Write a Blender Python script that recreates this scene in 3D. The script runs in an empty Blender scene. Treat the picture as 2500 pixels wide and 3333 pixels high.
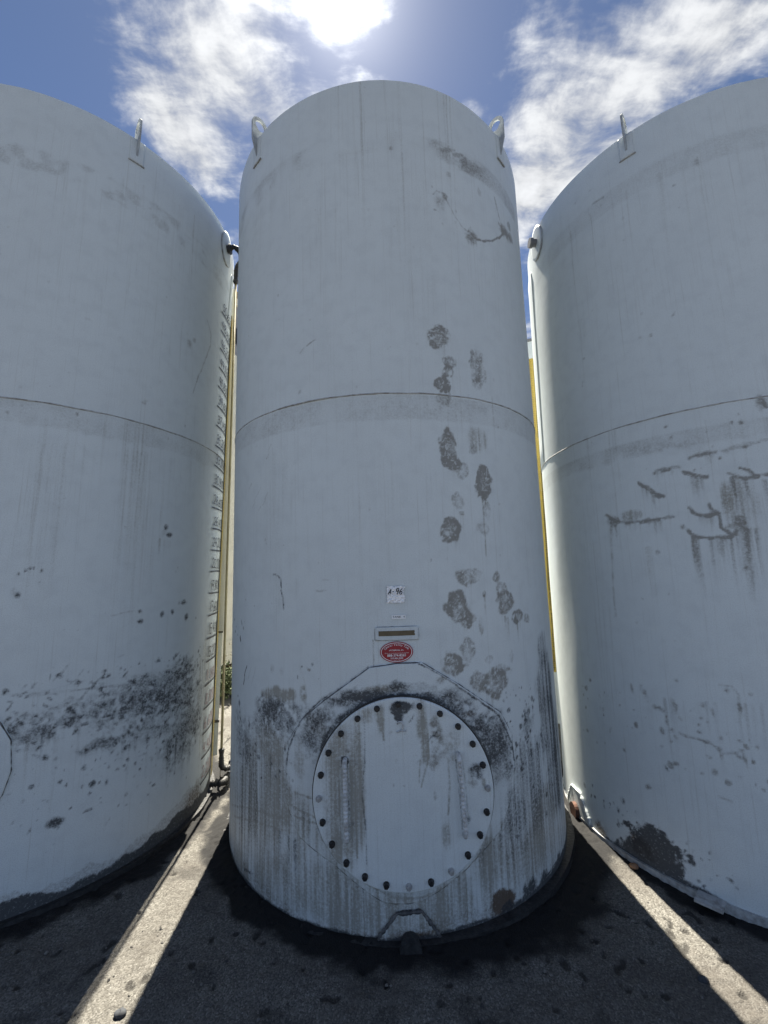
# Three white steel storage tanks in a row, seen from close up against the sun.
import bpy, math, random
import numpy as np
from mathutils import Vector, Matrix, Euler

# look of the day
SKY_STRENGTH = 0.05
SUN_ENERGY = 5.0
EXPOSURE = 1.88
CLOUD_LEVEL = 4.9
DUST, FWD1, FWD2 = (0.08, 24.0, 0.55)
CLOUD_BANKS = [(-0.371, 0.703, 0.141, 0.38), (-0.244, 0.63, 0.116, 0.36), (-0.508, 0.726, 0.068, 0.2), (-0.493, 0.81, 0.095, 0.45), (-0.441, 0.886, 0.069, 0.4), (-0.537, 0.629, 0.043, 0.35), (-0.241, 0.782, 0.062, 0.25), (0.474, 0.858, 0.185, 0.45), (0.583, 0.692, 0.178, 0.3), (0.669, 0.628, 0.104, 0.3), (0.381, 0.981, 0.1, 0.5), (0.364, 0.776, 0.082, 0.2), (-0.668, 0.663, 0.134, -0.6), (0.12, 0.646, 0.097, -0.7), (-0.426, 1.034, 0.039, -0.4), (0.178, 0.626, 0.069, -0.4), (-0.052, 0.599, 0.075, 0.3), (-0.673, 0.909, 0.07, -0.3)]

# ------------------------------------------------------------------ camera
scene = bpy.context.scene
PITCH, ROLL = math.radians(8.524), math.radians(-0.36)
cam_data = bpy.data.cameras.new('camera')
cam_data.sensor_fit = 'HORIZONTAL'
cam_data.sensor_width = 36.0
cam_data.lens = 36.0 * 1347.3 / 2500.0
cam_data.clip_start = 0.05
cam_data.clip_end = 6000.0
cam = bpy.data.objects.new('camera', cam_data)
scene.collection.objects.link(cam)
cam.matrix_world = Matrix.Translation((0, 0, 1.82)) @ Matrix.Rotation(math.pi / 2 + PITCH, 4, 'X') @ Matrix.Rotation(ROLL, 4, 'Z')
scene.camera = cam

# ------------------------------------------------------------------ sky and sun
SUN_AZ, SUN_EL = math.radians(-6.2), math.radians(60.3)      # azimuth from +Y towards +X
SUN = Vector((math.sin(SUN_AZ) * math.cos(SUN_EL), math.cos(SUN_AZ) * math.cos(SUN_EL), math.sin(SUN_EL)))
world = bpy.data.worlds.new('World')
scene.world = world
world.use_nodes = True
wn, wl = world.node_tree.nodes, world.node_tree.links
wn.clear()


class G:
    """tiny helper for node trees"""
    def __init__(self, tree):
        self.t = tree

    def n(self, kind, **kw):
        nd = self.t.nodes.new(kind)
        for k, v in kw.items():
            setattr(nd, k, v)
        return nd

    def put(self, sock, v):
        if isinstance(v, bpy.types.NodeSocket):
            self.t.links.new(v, sock)
        elif v is not None:
            sock.default_value = v

    def math(self, op, a, b=None, c=None, clamp=False):
        nd = self.n('ShaderNodeMath', operation=op, use_clamp=clamp)
        for i, v in enumerate((a, b, c)):
            if v is not None:
                self.put(nd.inputs[i], v)
        return nd.outputs[0]

    def vmath(self, op, a, b=None, out=0):
        nd = self.n('ShaderNodeVectorMath', operation=op)
        self.put(nd.inputs[0], a)
        if b is not None:
            self.put(nd.inputs[1], b)
        return nd.outputs[out]

    def mix(self, f, a, b, mode='MIX'):
        nd = self.n('ShaderNodeMix', data_type='RGBA', blend_type=mode)
        self.put(nd.inputs[0], f)
        self.put(nd.inputs[6], a)
        self.put(nd.inputs[7], b)
        return nd.outputs[2]

    def noise(self, vec, scale, detail=3.0, rough=0.55, dist=0.0, dim='3D'):
        nd = self.n('ShaderNodeTexNoise', noise_dimensions=dim)
        self.put(nd.inputs['Vector'], vec)
        nd.inputs['Scale'].default_value = scale
        nd.inputs['Detail'].default_value = detail
        nd.inputs['Roughness'].default_value = rough
        nd.inputs['Distortion'].default_value = dist
        return nd.outputs['Fac']

    def step(self, v, lo, hi, a=0.0, b=1.0):
        nd = self.n('ShaderNodeMapRange', interpolation_type='SMOOTHSTEP')
        self.put(nd.inputs[0], v)
        for i, q in enumerate((lo, hi, a, b)):
            nd.inputs[i + 1].default_value = q
        return nd.outputs[0]


def col(r, g, b):
    return (r, g, b, 1.0)


g = G(world.node_tree)
sky = g.n('ShaderNodeTexSky', sky_type='NISHITA')
sky.sun_disc = False
sky.sun_elevation = SUN_EL
sky.sun_rotation = SUN_AZ
sky.altitude = 300.0
sky.air_density = 0.44
sky.dust_density = DUST
sky.ozone_density = 1.3
dirv = g.vmath('NORMALIZE', g.n('ShaderNodeTexCoord').outputs['Generated'])
sep = g.n('ShaderNodeSeparateXYZ')
wl.new(dirv, sep.inputs[0])
zc = g.math('MAXIMUM', sep.outputs['Z'], 0.12)
comb = g.n('ShaderNodeCombineXYZ')
wl.new(g.math('DIVIDE', sep.outputs['X'], zc), comb.inputs[0])
wl.new(g.math('DIVIDE', sep.outputs['Y'], zc), comb.inputs[1])
plane = comb.outputs[0]                                       # the cloud deck, one unit = its height
warp = g.n('ShaderNodeTexNoise')
wl.new(plane, warp.inputs['Vector'])
warp.inputs['Scale'].default_value = 4.0
warp.inputs['Detail'].default_value = 2.0
wv = g.vmath('SCALE', g.vmath('SUBTRACT', warp.outputs['Color'], (0.5, 0.5, 0.5)))
wv.node.inputs['Scale'].default_value = 0.10
pw = g.vmath('ADD', plane, wv)
cov = g.noise(pw, 1.7, 3.0, 0.5)
puff = g.noise(pw, 6.5, 7.0, 0.60)
streakmap = g.n('ShaderNodeMapping')
wl.new(pw, streakmap.inputs[0])
streakmap.inputs['Rotation'].default_value = (0, 0, math.radians(35))
streakmap.inputs['Scale'].default_value = (3.0, 9.0, 1.0)
wisp = g.noise(streakmap.outputs[0], 1.6, 5.0, 0.62)
dens = g.math('ADD', g.math('MULTIPLY', g.math('SUBTRACT', cov, 0.5), 0.9),
              g.math('ADD', g.math('MULTIPLY', g.math('SUBTRACT', puff, 0.5), 2.1),
                     g.math('MULTIPLY', g.math('SUBTRACT', wisp, 0.5), 1.1)))
# cloud banks and clear lanes of this sky: centre on the deck, radius, weight
for cx, cy, rad, wgt in CLOUD_BANKS:
    d2 = g.math('DIVIDE', g.vmath('DISTANCE', plane, (cx, cy, 0.0), out=1), rad)
    bump = g.math('EXPONENT', g.math('MULTIPLY', g.math('MULTIPLY', d2, d2), -1.0))
    dens = g.math('ADD', dens, g.math('MULTIPLY', bump, wgt))
cmask = g.step(dens, -0.10, 0.74)
cosang = g.math('MINIMUM', g.vmath('DOT_PRODUCT', dirv, tuple(SUN), out=1), 1.0)
ang = g.math('ARCCOSINE', cosang)                              # radians from the sun
fwd = g.math('ADD', g.math('MULTIPLY', g.math('EXPONENT', g.math('DIVIDE', ang, -0.050)), FWD1),
             g.math('MULTIPLY', g.math('EXPONENT', g.math('DIVIDE', ang, -0.20)), FWD2))
body = g.step(g.math('ADD', puff, g.math('MULTIPLY', wisp, 0.5)), 0.58, 0.98, 0.72, 1.12)                     # thicker cloud is a little greyer
cl_b = g.math('MULTIPLY', g.math('ADD', fwd, CLOUD_LEVEL), body)
cl = g.vmath('SCALE', (0.97, 0.985, 1.0))
cl.node.inputs['Scale'].default_value = 1.0
wl.new(cl_b, cl.node.inputs['Scale'])
hz = g.vmath('SCALE', (1.0, 0.99, 0.96))                       # aureole of the thin haze around the sun
wl.new(g.math('MULTIPLY', fwd, 0.30), hz.node.inputs['Scale'])
skyc = g.vmath('ADD', sky.outputs[0], hz)
tot = g.mix(g.math('MULTIPLY', cmask, 0.93), skyc, cl)
bg = g.n('ShaderNodeBackground')
bg.inputs['Strength'].default_value = SKY_STRENGTH
wl.new(tot, bg.inputs['Color'])
world.cycles.sampling_method = 'MANUAL'
world.cycles.sample_map_resolution = 512
wout = g.n('ShaderNodeOutputWorld')
wl.new(bg.outputs[0], wout.inputs[0])

sun_data = bpy.data.lights.new('sun', 'SUN')
sun_data.energy = SUN_ENERGY
sun_data.angle = math.radians(0.53)
sun_data.color = (1.0, 0.93, 0.79)
sun_ob = bpy.data.objects.new('sun', sun_data)
sun_ob.rotation_euler = SUN.to_track_quat('Z', 'Y').to_euler()
sun_ob.location = (0, 20, 40)
scene.collection.objects.link(sun_ob)

scene.view_settings.view_transform = 'Standard'
scene.view_settings.look = 'None'
scene.view_settings.exposure = EXPOSURE
scene.view_settings.gamma = 1.0
scene.view_settings.use_curve_mapping = False
scene.cycles.max_bounces = 5
scene.cycles.diffuse_bounces = 3
scene.cycles.glossy_bounces = 2
scene.cycles.caustics_reflective = False
scene.cycles.caustics_refractive = False

# ------------------------------------------------------------------ numpy noise
RNG = np.random.default_rng(7)


def vnoise(x, y, seed):
    """value noise in 0..1 on arrays"""
    tab = np.random.default_rng(seed).random((256, 256)).astype(np.float32)
    xi, yi = np.floor(x).astype(int), np.floor(y).astype(int)
    fx, fy = x - xi, y - yi
    fx, fy = fx * fx * (3 - 2 * fx), fy * fy * (3 - 2 * fy)
    a, b = tab[xi & 255, yi & 255], tab[(xi + 1) & 255, yi & 255]
    c, d = tab[xi & 255, (yi + 1) & 255], tab[(xi + 1) & 255, (yi + 1) & 255]
    return (a * (1 - fx) + b * fx) * (1 - fy) + (c * (1 - fx) + d * fx) * fy


def fbm(x, y, seed, octv=4, gain=0.55):
    s, a, tot_ = 0.0, 1.0, 0.0
    for k in range(octv):
        s = s + a * vnoise(x * 2 ** k + 17.3 * k, y * 2 ** k + 5.1 * k, seed + k)
        tot_ += a
        a *= gain
    return s / tot_


def smooth(lo, hi, v):
    t = np.clip((v - lo) / (hi - lo), 0, 1)
    return t * t * (3 - 2 * t)


# ------------------------------------------------------------------ dirt canvases
class Canvas:
    """dirt and a little painted shade laid out on a wall in metres: u along the arc, z up; channels grime, film, mud, rust"""
    CH = {'G': 0, 'F': 1, 'M': 2, 'K': 3}

    def __init__(self, u0, u1, z0, z1, res, seed):
        self.u = np.arange(u0, u1 + res, res)
        self.z = np.arange(z0, z1 + res, res)
        self.res, self.u0, self.z0 = res, u0, z0
        U, Z = np.meshgrid(self.u, self.z, indexing='ij')
        self.U, self.Z = U, Z
        self.d = np.zeros(U.shape + (4,), np.float32)
        self.n1 = fbm(U / 0.030, Z / 0.030, seed, 3)
        self.n2 = fbm(U / 0.075, Z / 0.075, seed + 9, 4)
        self.n3 = fbm(U / 0.30, Z / 0.30, seed + 19, 3)
        self.ns = fbm(U / 0.016, Z / 0.50, seed + 29, 3, 0.7)
        self.vein = np.abs(fbm(U / 0.034, Z / 0.034, seed + 39, 2) - 0.5)
        self.rng = np.random.default_rng(seed + 77)

    def win(self, u, z, ru, rz):
        i0 = max(int((u - ru - self.u0) / self.res), 0)
        i1 = min(int((u + ru - self.u0) / self.res) + 2, len(self.u))
        j0 = max(int((z - rz - self.z0) / self.res), 0)
        j1 = min(int((z + rz - self.z0) / self.res) + 2, len(self.z))
        if i0 >= i1 or j0 >= j1:
            return None
        return np.s_[i0:i1, j0:j1]

    def add(self, w, ch, m):
        c = self.CH[ch]
        v = self.d[w][..., c]
        self.d[w + (c,)] = 1 - (1 - v) * (1 - np.clip(m, 0, 1))

    def ell(self, u, z, ru, rz, rot, k=1.9):
        w = self.win(u, z, max(ru, rz) * k, max(ru, rz) * k)
        if w is None:
            return None, None
        a = math.radians(rot)
        du, dz = self.U[w] - u, self.Z[w] - z
        x, y = du * math.cos(a) + dz * math.sin(a), -du * math.sin(a) + dz * math.cos(a)
        return w, np.sqrt((x / ru) ** 2 + (y / rz) ** 2)

    def blob(self, u, z, ru, rz, rot, amt, ch):
        w, d = self.ell(u, z, ru, rz, rot)
        if w is not None:
            self.add(w, ch, amt * smooth(1.15, 0.75, d + (self.n1[w] - 0.5) * 1.0))

    def mott(self, u, z, ru, rz, rot, amt, ch):
        w, d = self.ell(u, z, ru, rz, rot)
        if w is not None:
            m = smooth(1.35, 0.25, d + (self.n2[w] - 0.5) * 1.1)
            self.add(w, ch, amt * m * smooth(0.30, 0.62, 0.55 * self.n1[w] + 0.45 * self.n2[w] + 0.10 * m))

    def strk(self, u, z, ru, rz, rot, amt, ch):
        w, d = self.ell(u, z, ru, rz, rot)
        if w is not None:
            m = smooth(1.25, 0.55, d + (self.n2[w] - 0.5) * 0.5)
            self.add(w, ch, amt * m * (0.45 + 0.55 * smooth(0.30, 0.70, self.ns[w])))

    def boot(self, u, z, ru, rz, rot, amt, ch):
        w, d = self.ell(u, z, ru, rz, rot)
        if w is not None:
            m = smooth(1.20, 0.80, d + (self.n2[w] - 0.5) * 1.3)
            tread = smooth(0.008, 0.045, self.vein[w])
            rim = 0.75 + 0.45 * smooth(0.35, 0.95, d)
            self.add(w, ch, amt * m * rim * (0.12 + 0.88 * tread) * smooth(0.15, 0.60, self.n1[w] * 0.45 + self.n3[w] * 0.55))
            if amt > 0.6:
                self.drip(u - ru * 0.7, z - rz * 0.5, u + ru * 0.7, z - rz * 0.5, 0.25, 3, 0.22, 'F')
                self.mott(u + ru * 0.3, z - rz * 0.2, ru * 1.7, rz * 1.5, rot, 0.12, 'F')

    def line(self, pts, wd, amt, ch):
        P = np.array(pts)
        lo, hi = P.min(0) - wd * 3, P.max(0) + wd * 3
        w = self.win((lo[0] + hi[0]) / 2, (lo[1] + hi[1]) / 2, (hi[0] - lo[0]) / 2, (hi[1] - lo[1]) / 2)
        if w is None:
            return
        U, Z = self.U[w] + (self.n2[w] - 0.5) * wd * 1.4, self.Z[w] + (self.n1[w] - 0.5) * wd * 1.4
        dd = np.full(U.shape, 9.0)
        for (a, b), (c, e) in zip(P[:-1], P[1:]):
            vx, vz = c - a, e - b
            t = np.clip(((U - a) * vx + (Z - b) * vz) / max(vx * vx + vz * vz, 1e-9), 0, 1)
            dd = np.minimum(dd, np.hypot(U - a - t * vx, Z - b - t * vz))
        hw = max(wd * 0.5, self.res * 0.80)
        self.add(w, ch, amt * smooth(hw * 1.5, hw * 0.5, dd) * (0.62 + 0.38 * smooth(0.25, 0.6, self.n1[w])))

    def drip(self, ua, za, ub, zb, ln, n, amt, ch):
        for _ in range(n):
            t = self.rng.random()
            u, z = ua + (ub - ua) * t, za + (zb - za) * t
            l = ln * (0.25 + 0.75 * self.rng.random())
            a = amt * (0.4 + 0.6 * self.rng.random())
            wd = max(self.rng.choice([0.005, 0.007, 0.012]), self.res * 1.15)
            w = self.win(u, z - l / 2, 0.03, l / 2 + 0.01)
            if w is None:
                continue
            uu = self.U[w] - u - (self.n3[w] - 0.5) * 0.02
            tt = np.clip((z - self.Z[w]) / l, 0, 1)
            on = (self.Z[w] <= z) & (self.Z[w] >= z - l)
            self.add(w, ch, a * on * smooth(wd, wd * 0.3, np.abs(uu)) * (1 - tt) ** 0.6 * (0.6 + 0.4 * self.n1[w]))

    def spk(self, ua, za, ub, zb, n, sz, amt, ch):
        for _ in range(n):
            u, z = ua + (ub - ua) * self.rng.random(), za + (zb - za) * self.rng.random()
            r = sz * (0.5 + self.rng.random() ** 2 * 1.6)
            self.blob(u, z, r * (0.5 + self.rng.random()), r * (0.6 + 1.2 * self.rng.random()), self.rng.uniform(-40, 40), amt * (0.4 + 0.6 * self.rng.random()), ch)

    def paint(self, marks):
        for m in marks:
            getattr(self, m[0])(*m[1:])

    def at(self, u, z):
        fu = np.clip((u - self.u0) / self.res, 0, len(self.u) - 1.001)
        fz = np.clip((z - self.z0) / self.res, 0, len(self.z) - 1.001)
        i, j = fu.astype(int), fz.astype(int)
        a, b = (fu - i)[..., None], (fz - j)[..., None]
        d = self.d
        return (d[i, j] * (1 - a) + d[i + 1, j] * a) * (1 - b) + (d[i, j + 1] * (1 - a) + d[i + 1, j + 1] * a) * b


# measured positions of the stains, scuffs, boot prints and painted handle shade (metres along the arc, metres up)
MARKS_C = [
    ('boot', 0.343, 3.271, 0.065, 0.083, 0, 0.75, 'M'),
    ('boot', 0.41, 3.119, 0.042, 0.042, -30, 0.6, 'M'),
    ('boot', 0.394, 3.057, 0.041, 0.033, 20, 0.6, 'M'),
    ('boot', 0.343, 2.971, 0.052, 0.05, 0, 0.95, 'M'),
    ('boot', 0.351, 2.884, 0.055, 0.047, 0, 0.4, 'M'),
    ('boot', 0.373, 3.123, 0.019, 0.03, 30, 0.4, 'M'),
    ('boot', 0.382, 2.575, 0.058, 0.12, 12, 0.8, 'M'),
    ('boot', 0.366, 2.663, 0.015, 0.026, 0, 0.8, 'M'),
    ('boot', 0.356, 2.484, 0.027, 0.028, 0, 0.6, 'M'),
    ('boot', 0.459, 2.446, 0.042, 0.051, -20, 0.4, 'M'),
    ('boot', 0.415, 2.249, 0.043, 0.061, 20, 0.5, 'M'),
    ('boot', 0.436, 2.186, 0.025, 0.016, 0, 0.7, 'M'),
    ('boot', 0.355, 2.091, 0.059, 0.089, -8, 0.95, 'M'),
    ('boot', 0.472, 1.822, 0.085, 0.053, 0, 0.65, 'M'),
    ('boot', 0.558, 1.714, 0.013, 0.021, 0, 0.7, 'M'),
    ('boot', 0.387, 1.633, 0.073, 0.097, 22, 0.9, 'M'),
    ('boot', 0.331, 1.713, 0.014, 0.023, 0, 0.8, 'M'),
    ('boot', 0.525, 1.538, 0.016, 0.057, 0, 0.45, 'M'),
    ('boot', 0.465, 1.581, 0.037, 0.026, 0, 0.4, 'M'),
    ('boot', 0.428, 1.393, 0.044, 0.08, 10, 0.5, 'M'),
    ('boot', 0.322, 1.341, 0.058, 0.061, -15, 0.9, 'M'),
    ('boot', 0.279, 1.356, 0.038, 0.025, 0, 0.5, 'M'),
    ('line', [(0.385, 2.887), (0.373, 2.683)], 0.0044, 0.3, 'F'),
    ('line', [(0.335, 1.992), (0.321, 1.835)], 0.0053, 0.2, 'F'),
    ('boot', 0.602, 3.131, 0.046, 0.12, -10, 0.4, 'M'),
    ('boot', 0.578, 3.203, 0.015, 0.032, 0, 0.6, 'M'),
    ('boot', 0.639, 3.107, 0.055, 0.089, 0, 0.35, 'M'),
    ('boot', 0.6, 3.007, 0.038, 0.037, 0, 0.3, 'M'),
    ('strk', 0.58, 2.644, 0.084, 0.095, 0, 0.45, 'F'),
    ('blob', 0.534, 2.581, 0.028, 0.035, 0, 0.4, 'M'),
    ('boot', 0.611, 2.385, 0.059, 0.104, -8, 0.85, 'M'),
    ('boot', 0.604, 2.292, 0.022, 0.029, 0, 0.7, 'M'),
    ('line', [(0.588, 2.275), (0.592, 2.184), (0.593, 2.072), (0.59, 1.934)], 0.0071, 0.45, 'F'),
    ('boot', 0.618, 2.199, 0.033, 0.068, 0, 0.4, 'M'),
    ('boot', 0.592, 2.1, 0.046, 0.039, 0, 0.4, 'M'),
    ('boot', 0.663, 1.806, 0.034, 0.038, 0, 0.75, 'M'),
    ('boot', 0.695, 1.733, 0.047, 0.06, 0, 0.5, 'M'),
    ('boot', 0.72, 1.661, 0.069, 0.081, 8, 0.85, 'M'),
    ('boot', 0.837, 1.563, 0.067, 0.039, 0, 1.0, 'M'),
    ('boot', 0.918, 1.541, 0.039, 0.034, 0, 0.6, 'M'),
    ('drip', 0.688, 1.576, 0.748, 1.566, 0.185, 4, 0.45, 'F'),
    ('drip', 0.797, 1.539, 0.853, 1.533, 0.215, 3, 0.5, 'F'),
    ('boot', 0.607, 1.209, 0.111, 0.075, 0, 0.75, 'M'),
    ('boot', 0.487, 1.231, 0.062, 0.054, 0, 0.7, 'M'),
    ('boot', 0.648, 1.27, 0.058, 0.036, 0, 0.45, 'M'),
    ('boot', 0.57, 1.34, 0.027, 0.025, 0, 0.35, 'M'),
    ('boot', 0.745, 1.342, 0.016, 0.037, 0, 0.35, 'M'),
    ('line', [(0.54, 1.216), (0.533, 1.08)], 0.004, 0.5, 'G'),
    ('strk', 1.13, 1.324, 0.093, 0.127, 0, 0.6, 'G'),
    ('strk', 1.154, 1.115, 0.179, 0.192, 0, 0.7, 'G'),
    ('strk', 1.196, 0.815, 0.231, 0.234, 0, 0.75, 'G'),
    ('strk', 1.223, 0.494, 0.21, 0.217, 0, 0.6, 'G'),
    ('strk', 1.073, 0.964, 0.077, 0.159, 0, 0.5, 'M'),
    ('blob', 0.473, 4.624, 0.065, 0.022, 20, 0.35, 'M'),
    ('blob', 0.545, 4.619, 0.054, 0.018, 25, 0.4, 'M'),
    ('blob', 0.609, 4.602, 0.033, 0.052, 0, 0.4, 'M'),
    ('mott', 0.681, 4.578, 0.163, 0.06, 30, 0.35, 'M'),
    ('blob', 0.473, 4.44, 0.018, 0.021, 0, 0.35, 'M'),
    ('line', [(0.352, 4.261), (0.383, 4.296), (0.423, 4.287), (0.451, 4.248), (0.498, 4.162), (0.559, 4.089), (0.61, 4.064)], 0.0102, 0.45, 'M'),
    ('mott', 0.392, 4.214, 0.057, 0.068, 0, 0.45, 'M'),
    ('blob', 0.442, 4.269, 0.021, 0.031, 20, 0.5, 'M'),
    ('mott', 0.633, 4.049, 0.074, 0.053, 0, 0.75, 'M'),
    ('line', [(0.611, 4.074), (0.665, 4.048), (0.734, 4.053), (0.833, 4.104), (0.929, 4.18), (0.987, 4.243)], 0.014, 0.85, 'M'),
    ('line', [(0.901, 4.49), (0.927, 4.41), (0.959, 4.318), (0.974, 4.243)], 0.012, 0.6, 'M'),
    ('mott', 1.034, 4.279, 0.107, 0.058, 0, 0.85, 'M'),
    ('blob', 1.113, 4.379, 0.039, 0.039, 0, 0.5, 'M'),
    ('blob', 1.123, 4.29, 0.04, 0.039, 0, 0.5, 'M'),
    ('drip', 0.598, 4.002, 0.688, 4.023, 0.121, 6, 0.35, 'M'),
    ('mott', 0.734, 4.426, 0.028, 0.052, 0, 0.35, 'M'),
    ('spk', 0.339, 4.325, 0.559, 3.988, 14, 0.006, 0.5, 'M'),
    ('spk', -1.108, 4.866, 0.893, 2.848, 40, 0.004, 0.45, 'M'),
    ('mott', -0.949, 4.403, 0.132, 0.337, 0, 0.16, 'M'),
    ('mott', -0.784, 4.445, 0.049, 0.217, 0, 0.16, 'M'),
    ('line', [(-0.545, 3.238), (-0.517, 3.262)], 0.0093, 0.5, 'M'),
    ('line', [(-0.497, 3.273), (-0.437, 3.302)], 0.0092, 0.55, 'M'),
    ('line', [(-0.819, 2.659), (-0.792, 2.69)], 0.0077, 0.4, 'M'),
    ('line', [(-0.843, 2.602), (-0.814, 2.633)], 0.0077, 0.4, 'M'),
    ('line', [(-0.935, 2.387), (-0.902, 2.419)], 0.0077, 0.4, 'M'),
    ('line', [(-0.982, 2.347), (-0.946, 2.379)], 0.0078, 0.4, 'M'),
    ('line', [(-0.88, 2.303), (-0.85, 2.336)], 0.0075, 0.4, 'M'),
    ('line', [(-0.933, 2.264), (-0.901, 2.297)], 0.0076, 0.4, 'M'),
    ('line', [(-1.006, 2.303), (-0.969, 2.336)], 0.0078, 0.4, 'M'),
    ('line', [(-1.065, 2.438), (-1.023, 2.469)], 0.008, 0.4, 'M'),
    ('line', [(-0.855, 2.346), (-0.826, 2.378)], 0.0075, 0.4, 'M'),
    ('line', [(-0.769, 1.86), (-0.727, 1.851), (-0.703, 1.829), (-0.696, 1.785)], 0.0112, 0.75, 'G'),
    ('line', [(-0.699, 1.766), (-0.684, 1.725), (-0.676, 1.649)], 0.0137, 0.7, 'G'),
    ('line', [(-0.446, 1.76), (-0.379, 1.762)], 0.0065, 0.5, 'M'),
    ('line', [(-0.401, 1.822), (-0.358, 1.821)], 0.0052, 0.4, 'M'),
    ('spk', -1.399, 1.57, -1.088, 1.419, 14, 0.008, 0.8, 'G'),
    ('line', [(-1.062, 1.284), (-1.097, 1.229), (-1.111, 1.161)], 0.01, 0.95, 'G'),
    ('line', [(-1.003, 1.287), (-1.04, 1.21)], 0.0084, 0.35, 'M'),
    ('line', [(-0.945, 1.295), (-0.994, 1.176)], 0.0083, 0.3, 'M'),
    ('strk', -0.774, 1.303, 0.021, 0.032, 0, 0.4, 'M'),
    ('strk', -0.695, 1.298, 0.019, 0.031, 0, 0.4, 'M'),
    ('line', [(-0.556, 1.336), (-0.519, 1.238)], 0.0076, 0.3, 'M'),
    ('blob', -0.493, 1.322, 0.015, 0.01, 0, 0.5, 'K'),
    ('spk', -0.582, 1.359, -0.4, 1.221, 8, 0.006, 0.6, 'G'),
    ('spk', -1.535, 2.36, -0.342, 1.396, 30, 0.004, 0.5, 'M'),
    ('spk', -0.328, 2.227, 0.276, 1.308, 26, 0.004, 0.35, 'M'),
    ('line', [(-0.341, 1.459), (-0.23, 1.572), (-0.124, 1.641)], 0.0075, 0.1, 'M'),
    ('line', [(-0.302, 1.469), (-0.196, 1.579), (-0.108, 1.646)], 0.0075, 0.1, 'M'),
    ('line', [(-0.264, 1.48), (-0.162, 1.587), (-0.093, 1.65)], 0.0075, 0.1, 'M'),
    ('line', [(-0.227, 1.49), (-0.128, 1.594), (-0.077, 1.655)], 0.0074, 0.1, 'M'),
    ('line', [(-0.19, 1.5), (-0.094, 1.6), (-0.062, 1.66)], 0.0074, 0.1, 'M'),
    ('line', [(0.282, 1.41), (0.365, 1.416)], 0.0074, 0.2, 'M'),
    ('mott', -0.745, 1.188, 0.056, 0.031, 0, 0.7, 'F'),
    ('mott', -0.68, 1.17, 0.088, 0.051, 0, 0.7, 'F'),
    ('mott', -0.807, 1.153, 0.087, 0.042, 0, 0.6, 'F'),
    ('mott', -0.534, 1.191, 0.025, 0.055, 0, 0.6, 'F'),
    ('mott', -0.616, 1.188, 0.034, 0.03, 0, 0.5, 'F'),
    ('mott', -0.764, 1.081, 0.15, 0.088, 0, 0.75, 'G'),
    ('mott', -0.85, 0.987, 0.141, 0.131, 0, 0.45, 'G'),
    ('mott', -0.687, 1.017, 0.111, 0.101, 0, 0.5, 'G'),
    ('mott', -0.583, 1.081, 0.066, 0.075, 0, 0.4, 'G'),
    ('mott', -0.784, 0.897, 0.144, 0.127, 0, 0.5, 'F'),
    ('mott', -1.15, 0.862, 0.212, 0.195, 0, 0.4, 'G'),
    ('strk', -0.892, 0.615, 0.272, 0.33, 0, 0.42, 'F'),
    ('strk', -1.06, 0.508, 0.186, 0.393, 0, 0.35, 'G'),
    ('strk', -0.723, 0.612, 0.114, 0.268, 0, 0.3, 'F'),
    ('strk', -0.586, 0.502, 0.096, 0.21, 0, 0.4, 'F'),
    ('strk', -1.117, 0.04, 0.148, 0.151, 0, 0.5, 'F'),
    ('spk', -1.265, 1.064, -0.585, 0.643, 70, 0.006, 0.7, 'G'),
    ('line', [(-1.367, 0.333), (-0.996, 0.466), (-0.801, 0.5), (-0.669, 0.51)], 0.0068, 0.35, 'F'),
    ('line', [(-1.28, 0.304), (-0.939, 0.417), (-0.723, 0.443), (-0.586, 0.455)], 0.0067, 0.3, 'F'),
    ('line', [(-0.585, 0.667), (-0.523, 0.665), (-0.464, 0.66)], 0.0048, 0.45, 'F'),
    ('line', [(-0.618, 0.601), (-0.539, 0.582), (-0.459, 0.569)], 0.0048, 0.45, 'F'),
    ('line', [(-0.585, 0.549), (-0.494, 0.54), (-0.437, 0.543)], 0.0047, 0.45, 'F'),
    ('line', [(-1.068, 0.099), (-0.944, 0.121)], 0.0126, 0.7, 'G'),
    ('mott', -0.123, 1.205, 0.139, 0.033, 0, 0.85, 'G'),
    ('mott', 0.021, 1.243, 0.065, 0.036, 0, 0.8, 'G'),
    ('mott', -0.238, 1.204, 0.078, 0.034, 0, 0.5, 'G'),
    ('mott', -0.318, 1.165, 0.108, 0.034, 0, 0.5, 'G'),
    ('blob', 0.027, 1.19, 0.202, 0.024, 0, 0.6, 'G'),
    ('mott', -0.402, 1.087, 0.102, 0.068, 0, 0.5, 'G'),
    ('mott', -0.484, 0.97, 0.072, 0.121, 0, 0.45, 'G'),
    ('mott', -0.431, 1.024, 0.086, 0.097, 0, 0.35, 'F'),
    ('mott', -0.552, 0.841, 0.05, 0.145, 0, 0.35, 'F'),
    ('mott', -0.084, 1.234, 0.126, 0.024, 0, 0.6, 'F'),
    ('mott', 0.215, 1.144, 0.157, 0.043, 20, 0.55, 'G'),
    ('mott', 0.332, 1.084, 0.138, 0.052, 25, 0.55, 'G'),
    ('mott', 0.454, 0.983, 0.131, 0.096, 0, 0.5, 'G'),
    ('mott', 0.556, 0.88, 0.09, 0.144, 0, 0.55, 'G'),
    ('mott', 0.624, 0.89, 0.048, 0.145, 0, 0.5, 'G'),
    ('mott', 0.5, 0.771, 0.073, 0.14, 0, 0.35, 'G'),
    ('mott', 0.261, 1.272, 0.048, 0.029, 20, 0.6, 'M'),
    ('mott', 0.402, 1.075, 0.069, 0.024, 0, 0.5, 'K'),
    ('mott', 0.456, 1.007, 0.065, 0.024, 0, 0.4, 'K'),
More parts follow.
